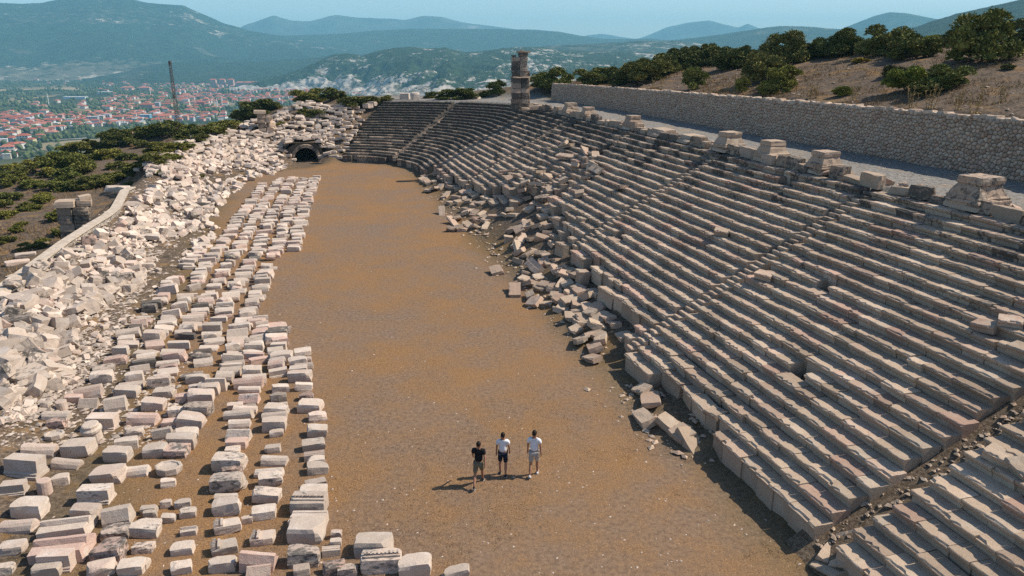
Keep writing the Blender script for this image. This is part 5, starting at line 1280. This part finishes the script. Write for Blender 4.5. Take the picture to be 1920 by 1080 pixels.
for i, (px, py) in enumerate(ht):
    w_, d_, h_ = rt.uniform(9, 17), rt.uniform(9, 13), rt.uniform(4.5, 9.5); rz = rt.uniform(-.25, .5)
    cn = rt.choices(('white', 'cream', 'grey', 'pink', 'yellow'), (45, 25, 14, 10, 6))[0]
    if i < 290:
        ar = 'at the near edge of the valley town' if py > 245 else 'in the crowded near half of the valley town' if py > 214 else 'in the middle of the valley town'
        sz = 'tall' if h_ > 7.8 else 'low' if h_ < 5.8 else 'mid sized'
        house(px, py, w_, d_, h_, rz, ncols[cn], rt.random() < .88, f"{sz} {cn} walled house {ar}", f"houses {ar}", 0)
    else:
        x, y = on_plain(px, py); z = float(plain_z(np.array(x), np.array(y))) - .3; b = len(hV); c, s = math.cos(rz), math.sin(rz)
        for zz, k in ((0, .5), (h_, .5), (h_, .56)):
            for sx, sy in ((-1, -1), (1, -1), (1, 1), (-1, 1)): hV.append((x + c * sx * k * w_ - s * sy * k * d_, y + s * sx * k * w_ + c * sy * k * d_, z + zz))
        for sx in (-.26, .26): hV.append((x + c * sx * w_, y + s * sx * w_, z + h_ + d_ * .24))
        for q in range(4): hF.append((b + q, b + (q + 1) % 4, b + 4 + (q + 1) % 4, b + 4 + q)); hM.append(0)
        for f in ((8, 9, 13, 12), (9, 10, 13, 13), (10, 11, 12, 13), (11, 8, 12, 12)): hF.append(tuple(b + q for q in f)); hM.append(1)
q4 = [f for f in hF if len(set(f)) == 4]; q3 = [tuple(dict.fromkeys(f)) for f in hF if len(set(f)) == 3]
m4 = [m for f, m in zip(hF, hM) if len(set(f)) == 4]; m3 = [m for f, m in zip(hF, hM) if len(set(f)) == 3]
tag(obj('far_houses', npmesh('far_houses', hV, [np.array(q4), np.array(q3)], [M_MIXP, M_ROOF], mi=m4 + m3)), kind='stuff')
def minaret(px, py, h_, lab):
    x, y = on_plain(px, py); root = empty('minaret', (x, y, PLAIN - 1)); tag(root, lab, 'minaret', 'minarets of the valley town')
    for nm, pts in (('shaft', [(1.3, 0), (1.1, h_ * .7)]), ('balcony', [(1.1, h_ * .68), (1.9, h_ * .72), (1.9, h_ * .75)]), ('upper_shaft', [(.95, h_ * .75), (.9, h_ * .88)]), ('spire', [(1.1, h_ * .88), (.05, h_)])):
        o = obj(nm, lathe(pts, 8, 1, 0, M_PLAST), root, color=(.66, .63, .56, 1))
minaret(408, 207, 33, 'left one of the twin pale minarets near the scrub crest'); minaret(417, 203, 33, 'right one of the twin pale minarets near the scrub crest'); minaret(283, 182, 34, 'white minaret in the far part of the town'); minaret(92, 198, 34, 'slim minaret among trees at the left of the town')
# trees of the plain
def tree_stuff(n_, boxes, name, seed, sc=(6, 10)):
    rg = np.random.default_rng(seed); P = []
    for (xa, xb, ya, yb, w_) in boxes:
        m = int(n_ * w_); X, Y = rg.uniform(xa, xb, m), rg.uniform(ya, yb, m)
        k = fbm(X / 26, Y / 7, seed, 3) > .44; P.append(np.c_[X[k], Y[k]])
    P = np.concatenate(P); x, y = at_z(P[:, 0], P[:, 1], PLAIN); z = plain_z(x, y); m = len(x)
    bm = bmesh.new(); bmesh.ops.create_icosphere(bm, subdivisions=1, radius=1.0); co = np.array([v.co for v in bm.verts]); fa = np.array([[v.index for v in f.verts] for f in bm.faces]); bm.free()
    r = rg.uniform(sc[0], sc[1], m) * .5; nzz = 1 + .35 * (rg.random((m, len(co), 1)) - .5)
    V = co[None] * nzz * r[:, None, None] * np.array([1, 1, 1.15]) + np.stack([x, y, z + r * .9], 1)[:, None]
    F = (fa[None] + (np.arange(m) * len(co))[:, None, None]).reshape(-1, 3)
    tag(obj(name, npmesh(name, V.reshape(-1, 3), F, [M_LEAF]), color=(.62, .78, .9, 1)), kind='stuff')
tree_stuff(5200, [(0, 420, 200, 262, .30), (0, 330, 140, 204, .42), (250, 660, 150, 212, .28), (560, 940, 148, 185, .16), (0, 120, 258, 300, .03)], 'valley_trees', 3)
# road, dry field and lanes on the plain
def ribbon(name, pts, wd, mat, dz=.35, kind='structure'):
    P = [Vector((*on_plain(*p), 0)) for p in pts]; V = []
    for i, p in enumerate(P):
        t = (P[min(i + 1, len(P) - 1)] - P[max(i - 1, 0)]).normalized(); nn = Vector((-t.y, t.x, 0))
        for s in (-1, 1):
            q = p + nn * s * wd / 2; V.append((q.x, q.y, float(plain_z(np.array(q.x), np.array(q.y))) + dz))
    tag(obj(name, npmesh(name, V, np.array([(2 * i, 2 * i + 1, 2 * i + 3, 2 * i + 2) for i in range(len(P) - 1)]), [mat])), kind=kind)
M_ROAD = simple('pale_road', (.42, .39, .35), .9, .12, .05); M_FIELD = simple('dry_field', (.24, .19, .11), 1, .25, .04)
ribbon('road', [(290, 157), (288, 150), (289, 143), (287, 137), (286, 131)], 62, M_ROAD, 1.0)
ribbon('road', [(40, 270), (60, 278), (72, 288)], 8, M_ROAD); ribbon('road', [(40, 268), (110, 263), (200, 258), (240, 252)], 7, M_ROAD, .5); ribbon('road', [(250, 250), (290, 240), (345, 236)], 14, M_ROAD, .5)
P4 = [on_plain(*p) for p in ((62, 272), (120, 266), (195, 260), (190, 272), (150, 282), (80, 284))]
bm = bmesh.new(); bm.faces.new([bm.verts.new((x, y, float(plain_z(np.array(x), np.array(y))) + .8)) for x, y in P4]); bmesh.ops.triangulate(bm, faces=bm.faces[:]); tag(obj('dry_field', bmmesh('dry_field', bm, [M_FIELD])), kind='structure')
# lattice mast on the slope shoulder
M_STEEL = simple('dark_steel', (.09, .065, .06), .6, .2, 3, .4)
x0, y0, z0 = at_y(333, 226, 165.0); zg = float(zt(x0, y0)); zb_ = min(zg, z0); topz = at_y(319, 114, 165.0)[2]
root = empty('lattice_mast', (x0, y0, zb_ - .3)); tag(root, 'dark slender lattice mast rising in front of the town', 'mast')
Hm = topz - zb_ + .3; wb, wt = .36, .20; lv = 14
def mc(i, f): w_ = wb + (wt - wb) * f; sx, sy = ((-1, -1), (1, -1), (1, 1), (-1, 1))[i % 4]; return Vector((sx * w_, sy * w_, Hm * f))
for i in range(4):
    bm = bmesh.new(); bm_tube(bm, mc(i, 0), mc(i, 1), .04, .035, 5); obj('leg', bmmesh('leg', bm, [M_STEEL]), root)
for k in range(lv):
    f0, f1 = k / lv, (k + 1) / lv; bm = bmesh.new()
    for i in range(4):
        bm_tube(bm, mc(i, f0), mc(i + 1, f1), .02, None, 4); bm_tube(bm, mc(i + 1, f0), mc(i, f1), .02, None, 4); bm_tube(bm, mc(i, f1), mc(i + 1, f1), .02, None, 4)
    obj('bracing', bmmesh('bracing', bm, [M_STEEL]), root)
bm = bmesh.new(); bm_box(bm, (0, -.30, Hm * .975), (.34, .2, .7)); bm_box(bm, (.1, -.42, Hm * .6), (.3, .2, .6)); obj('antenna_panel', bmmesh('antenna_panel', bm, [M_STEEL]), root)
# ------------------------------------------------------------------ people
def cloth(name, col, rough=.85):
    n = NT(name); tc = n.n('TexCoord').outputs['Object']
    nz = n.noise(tc, 9, 4, .6)
    return n.finish(n.mix(1.0, col, n.ramp(nz, [(.3, .86), (.7, 1.1)]), 'MULTIPLY'), rough, n.bump(n.noise(tc, 7, 3), .6, .05), .15)
M_SKIN = cloth('skin', (.33, .17, .105), .6); M_HAIR = cloth('dark_hair', (.018, .012, .009), .6)
M_WHITE, M_BLACK = cloth('white_cotton', (.70, .70, .72)), cloth('black_cotton', (.012, .012, .014))
M_KHAKI, M_NAVY, M_BEIGE = cloth('khaki_cotton', (.17, .145, .095)), cloth('navy_cotton', (.012, .016, .03)), cloth('beige_cotton', (.40, .36, .32))
M_SHOE_D, M_SHOE_W, M_SOLE = cloth('dark_shoe', (.015, .016, .02)), cloth('white_shoe', (.6, .6, .6)), cloth('sole', (.5, .48, .45))
def skin_mesh(name, verts, edges, radii, mat, sub=2):
    me = bpy.data.meshes.new(name); me.from_pydata(verts, edges, []); o = bpy.data.objects.new('tmp', me); COL.objects.link(o)
    md = o.modifiers.new('s', 'SKIN'); md.use_smooth_shade = True
    for sv, r in zip(me.skin_vertices[0].data, radii): sv.radius = (r, r) if not isinstance(r, tuple) else r
    me.skin_vertices[0].data[0].use_root = True
    o.modifiers.new('d', 'SUBSURF').levels = sub
    dg = bpy.context.evaluated_depsgraph_get(); out = bpy.data.meshes.new_from_object(o.evaluated_get(dg)); out.name = name
    bpy.data.objects.remove(o); out.materials.clear(); out.materials.append(mat)
    for p in out.polygons: p.use_smooth = True
    return out
def limb(a, l, fwd, side):                # direction down, swung fwd (+y) by angle, sideways by angle
    return Vector(a) + Vector((math.sin(side) * l, math.sin(fwd) * math.cos(side) * l, -math.cos(fwd) * math.cos(side) * l))
def person(px, py, H, rz, lab, shirt, shorts, shoe, legs, arms, lean=.04, hair_top=.0):
    """legs: ((thigh, knee) left, right) forward swing angles; arms: ((upper, fore) left, right). faces +y, left is -x"""
    k = H / 1.76; hipz = .93
    feet = []
    J = {}
    for i, sx in ((0, -1), (1, 1)):
        hip = Vector((sx * .095, 0, hipz - .04)); kn = limb(hip, .43, legs[i][0], sx * .03); an = limb(kn, .41, legs[i][0] - legs[i][1], sx * .0); J[i] = (hip, kn, an)
    low = min(J[0][2].z - .08 * math.cos(legs[0][0] - legs[0][1]), J[1][2].z - .08); dz = -low
    up = Vector((0, 0, dz))
    pel, sp, ch, nk = Vector((0, 0, hipz)), Vector((0, lean * .4, hipz + .20)), Vector((0, lean * .8, hipz + .40)), Vector((0, lean, hipz + .555))
    hd, ht_ = Vector((0, lean + .02, hipz + .66)), Vector((0, lean + .015, hipz + .78))
    V, E, Rr = [], [], []
    def add(p, r, par=None):
        V.append(tuple((Vector(p) + up) * k)); Rr.append((r[0] * k, r[1] * k) if isinstance(r, tuple) else r * k); i = len(V) - 1
        if par is not None: E.append((par, i))
        return i
    a = add(pel, (.145, .105)); b = add(sp, (.115, .085), a); c = add(ch, (.125, .085), b); d = add(nk, .055, c); e = add(hd + Vector((0, .0, -.03)), (.072, .085), d); e2 = add(hd + Vector((0, 0, .06)), (.078, .098), e); f = add(ht_, (.05, .062), e2)
    add(hd + Vector((0, .115, -.01)), .016, e)                                       # nose
    for sx in (-1, 1): add(hd + Vector((sx * .092, -.005, 0)), (.012, .02), e)       # ears
    arm_pts = []
    for i, sx in ((0, -1), (1, 1)):
        h_, kn, an = J[i]; q = add(h_, (.085, .09), a); m1 = add((h_ + kn) / 2, .078, q); q2 = add(kn, .056, m1); m2 = add(kn * .65 + an * .35 + Vector((0, -.012, 0)), .058, q2); q3 = add(an, .036, m2)
        toe = Vector((sx * .02, .15, -.05)); add(an + toe, .03, q3)
        shd = Vector((sx * .185, lean * .9, hipz + .50)); el = limb(shd, .29, arms[i][0], sx * .16); wr = limb(el, .25, arms[i][0] + arms[i][1], sx * .06); arm_pts.append((shd, el, wr))
        s0 = add(shd, .046, c); s1 = add(el, .04, s0); s2 = add(wr, .026, s1); dirn = (wr - el).normalized(); palm = wr + dirn * .07; s3 = add(palm, (.038, .018), s2)
        fw = Vector((0, 1, 0)); cv = Vector((-sx, 0, 0))
        for fi in range(4):
            off = fw * (-.03 + .02 * fi); tip1 = palm + dirn * (.045 + .006 * (fi in (1, 2))) + off; g = add(tip1, .0095, s3); add(tip1 + dirn * .035 + cv * .018, .008, g)
        tb = add(wr + dirn * .035 + fw * .04, .011, s2); add(wr + dirn * .075 + fw * .055 + cv * .012, .009, tb)
    root = empty('person', (0, 0, 0), rz); x, y = at_z(px, py, 0.0); root.location = (float(x), float(y), float(zt(x, y)) - .005)
    tag(root, lab, 'person')
    obj('body', skin_mesh('body', V, E, Rr, M_SKIN), root)
    # shirt
    V, E, Rr = [], [], []
    a = add(pel + Vector((0, 0, .01)), (.168, .128)); b = add(sp, (.16, .125), a); c = add(ch, (.18, .13), b); d = add(ch + Vector((0, lean * .1, .085)), (.165, .115), c); add(nk + Vector((0, -.005, -.03)), (.07, .07), d)
    for (shd, el, wr), sx in zip(arm_pts, (-1, 1)):
        s0 = add(shd + Vector((0, 0, -.015)), .082, d); add(shd * .35 + el * .65, .068, s0)
    obj('t_shirt', skin_mesh('t_shirt', V, E, Rr, shirt), root)
    V, E, Rr = [], [], []
    a = add(pel + Vector((0, 0, .02)), (.16, .12)); 
    for i in (0, 1):
        h_, kn, an = J[i]; q = add(h_, (.105, .11), a); add(h_ * .12 + kn * .88, .092, q)
    obj('shorts', skin_mesh('shorts', V, E, Rr, shorts), root)
    bm = bmesh.new(); bmesh.ops.create_uvsphere(bm, u_segments=14, v_segments=9, radius=1)
    hc = (hd + up) * k
    for v in bm.verts:
        q = v.co.copy(); s = 1 + mnoise.noise(q * 5) * .04
        if q.y > .45 and q.z < .35: s *= .8
        v.co = Vector((q.x * .088 * s, q.y * .104 * s - .012, (max(q.z, -.55) * .112 + .055 + hair_top * max(q.z, 0)) * s)) * k + hc
    obj('hair', bmmesh('hair', bm, [M_HAIR], True), root)
    for i, sx in ((0, -1), (1, 1)):
        an = (J[i][2] + up) * k; ang = legs[i][0] - legs[i][1]; bm = bmesh.new()
        for (yy, ww, hh, zz) in ((-.035, .038, .05, -.035), (.035, .042, .042, -.045), (.11, .046, .032, -.055), (.165, .036, .024, -.06)):
            r_ = bmesh.ops.create_uvsphere(bm, u_segments=10, v_segments=6, radius=1)
            for v in r_['verts']: v.co = Vector((v.co.x * ww, yy + v.co.y * .062, zz + v.co.z * hh))
        M_ = Matrix.Translation(an) @ Matrix.Rotation(min(0, ang) * .9, 4, 'X') @ Matrix.Scale(k, 4)
        me = bmmesh('shoe', bm, [shoe], True); me.transform(M_); sh = obj('shoe', me, root)
        bm = bmesh.new(); bm_box(bm, (0, .06, -.075), (.085, .25, .022)); ms = bmmesh('sole', bm, [M_SOLE]); ms.transform(M_); obj('sole', ms, sh)
    return root
person(898, 908, 1.78, R(-6), 'person in a black t-shirt and khaki shorts striding, at the left of the three walkers', M_BLACK, M_KHAKI, M_SHOE_D, ((-.42, .30), (.40, .10)), ((.32, .5), (-.34, .12)))
person(943, 890, 1.74, R(-3), 'person in a white t-shirt and dark navy shorts, in the middle of the three', M_WHITE, M_NAVY, M_SHOE_D, ((.12, .08), (-.12, .16)), ((-.06, .2), (.10, .25)))
person(1001, 890, 1.82, R(-10), 'person in a white t-shirt, beige shorts and white shoes, at the right of the three', M_WHITE, M_BEIGE, M_SHOE_W, ((-.20, .34), (.16, .04)), ((.04, .2), (-.10, .15)), hair_top=.02)

# ------------------------------------------------------------------ grass and small stones
def blades(name, n_, seed, sampler, hmin, hmax, mat, color=(1, 1, 1, 1), nb=4, spread=.06):
    rg = np.random.default_rng(seed); x, y = sampler(rg, n_); z = zt(x, y); m = len(x)
    x = np.repeat(x, nb) + rg.normal(0, spread, m * nb); y = np.repeat(y, nb) + rg.normal(0, spread, m * nb); z = np.repeat(z, nb) - .01
    a = rg.uniform(0, 6.28, m * nb); h = rg.uniform(hmin, hmax, m * nb); w_ = h * .10 + .006; lx, ly = rg.normal(0, .4, m * nb) * h, rg.normal(0, .4, m * nb) * h
    V = np.stack([np.stack([x - np.cos(a) * w_, y - np.sin(a) * w_, z], 1), np.stack([x + np.cos(a) * w_, y + np.sin(a) * w_, z], 1), np.stack([x + lx, y + ly, z + h], 1)], 1).reshape(-1, 3)
    tag(obj(name, npmesh(name, V, np.arange(len(V)).reshape(-1, 3), [mat]), color=color), kind='stuff')
nG = NT('dry_grass'); gG = nG.n('NewGeometry')
M_GRASS = nG.finish(nG.ramp(gG.outputs['Random Per Island'], [(0, (.17, .10, .045)), (.5, (.26, .16, .07)), (1, (.36, .24, .11))]), .95, None, .05)
def in_arena(rg, n_):
    px, py = rg.uniform(0, 1560, n_), 300 + 780 * rg.random(n_) ** .8; x, y = at_z(px, py, 0.0); s, th, u, v = horse(x, y)
    k = (s < -.3) & (fbm(x / 3.3, y / 3.3, 4, 4) + .35 * (fbm(x / .5, y / .5, 6, 2) - .5) > .46) & (y < 115); return x[k], y[k]
blades('dry_arena_grass', 60000, 1, in_arena, .02, .055, M_GRASS, nb=3, spread=.07)
def on_hill(rg, n_):
    u, v = rg.uniform(5, 115, n_), 23.9 + 55 * rg.random(n_) ** 1.5; x, y = to_xy(u, v); k = fbm(x / 3, y / 3, 14, 4) > .47; return x[k], y[k]
blades('hill_grass', 26000, 2, on_hill, .08, .24, M_GRASS, color=(1, 1, 1, 1), nb=5, spread=.14)
def on_left(rg, n_):
    px, py = rg.uniform(0, 640, n_), rg.uniform(185, 545, n_); H = hit(px, py); s, th, u, v = horse(H[:, 0], H[:, 1]); k = (s > bankW(th) + .8) & np.isfinite(H[:, 0]) & (fbm(H[:, 0] / 3, H[:, 1] / 3, 5, 3) > .5); return H[k, 0], H[k, 1]
blades('slope_grass', 9000, 3, on_left, .10, .30, M_GRASS, nb=5, spread=.18)
def stones(name, n_, seed, sampler, smin, smax, mat, color):
    rg = np.random.default_rng(seed); x, y = sampler(rg, n_); z = zt(x, y); m = len(x)
    co = np.array([(1, 0, 0), (-1, 0, 0), (0, 1, 0), (0, -1, 0), (0, 0, .7), (0, 0, -.5)]); fa = np.array([(0, 2, 4), (2, 1, 4), (1, 3, 4), (3, 0, 4), (2, 0, 5), (1, 2, 5), (3, 1, 5), (0, 3, 5)])
    s = smin + (smax - smin) * rg.random(m) ** 4; a = rg.uniform(0, 6.28, m); jit = 1 + .5 * (rg.random((m, 6, 1)) - .5)
    q = co[None] * jit * s[:, None, None] * np.array([1.2, .85, .6]); c, sn = np.cos(a)[:, None], np.sin(a)[:, None]
    V = np.stack([q[..., 0] * c - q[..., 1] * sn + x[:, None], q[..., 0] * sn + q[..., 1] * c + y[:, None], q[..., 2] + z[:, None] + s[:, None] * .15], -1).reshape(-1, 3)
    F = (fa[None] + (np.arange(m) * 6)[:, None, None]).reshape(-1, 3)
    tag(obj(name, npmesh(name, V, F, [mat]), color=color), kind='stuff')
def ar2(rg, n_):
    px, py = rg.uniform(100, 1560, n_), 300 + 780 * rg.random(n_); x, y = at_z(px, py, 0.0); s, th, u, v = horse(x, y); k = (s < -.2); return x[k], y[k]
stones('arena_pebbles', 2200, 4, ar2, .010, .06, M_BLOCK, (0, .3, .95, 1))
def lf2(rg, n_):
    px, py = rg.uniform(0, 520, n_), 280 + 560 * rg.random(n_); H = hit(px, py); s, th, u, v = horse(H[:, 0], H[:, 1]); k = (v < -20.5 - 3 * (u > 40)) & (v > -35) & np.isfinite(H[:, 0]); return H[k, 0], H[k, 1]
stones('left_bank_chips', 9000, 5, lf2, .03, .22, M_BLOCK, (.4, .3, .78, 1))
def terr(rg, n_):
    u, v = rg.uniform(14, 110, n_), rg.uniform(14.6, 22.3, n_); x, y = to_xy(u, v); return x, y
stones('terrace_gravel', 5000, 6, terr, .015, .09, M_WALLST, (.2, .2, 1.0, 1))
def hs(rg, n_):
    u, v = rg.uniform(8, 112, n_), 24.2 + 45 * rg.random(n_) ** 1.6; return to_xy(u, v)
stones('hillside_stones', 3000, 7, hs, .03, .20, M_WALLST, (.3, .4, .72, 1))

def hp(rg, n_):
    px, py = rg.uniform(0, 560, n_), 250 + 540 * rg.random(n_); H = hit(px, py); s, th, u, v = horse(H[:, 0], H[:, 1]); k = np.isfinite(H[:, 0]) & (s > -2.5) & (s < bankW(th)) & (v < -20); return H[k, 0], H[k, 1]
stones('heap_fragments', 14000, 8, hp, .06, .30, M_BLOCK, (.5, .2, .72, 1))
def gap(rg, n_):
    u, v = STAIRS[0] + rg.normal(0, .38, n_), rg.uniform(0, 13, n_); return to_xy(u, v)
zt0 = zt
def zt(x, y):
    s, th, u, v = horse(x, y); return np.where(np.abs(u - STAIRS[0]) < 1.2, np.maximum(zt0(x, y), POD + np.maximum(v, 0) / TREAD * rise_of(0) - .60), zt0(x, y))
stones('stair_gap_stones', 420, 9, gap, .03, .16, M_SEAT, (.2, .4, 1.1, 1))
def foot(rg, n_):
    u = np.concatenate([rg.uniform(22.5, 30, n_ // 3), rg.uniform(33, 80, n_)]); v = rg.normal(-.5, .8, len(u)); return to_xy(u, v)
stones('podium_foot_stones', 800, 10, foot, .03, .22, M_SEAT, (.2, .4, 1.1, 1))
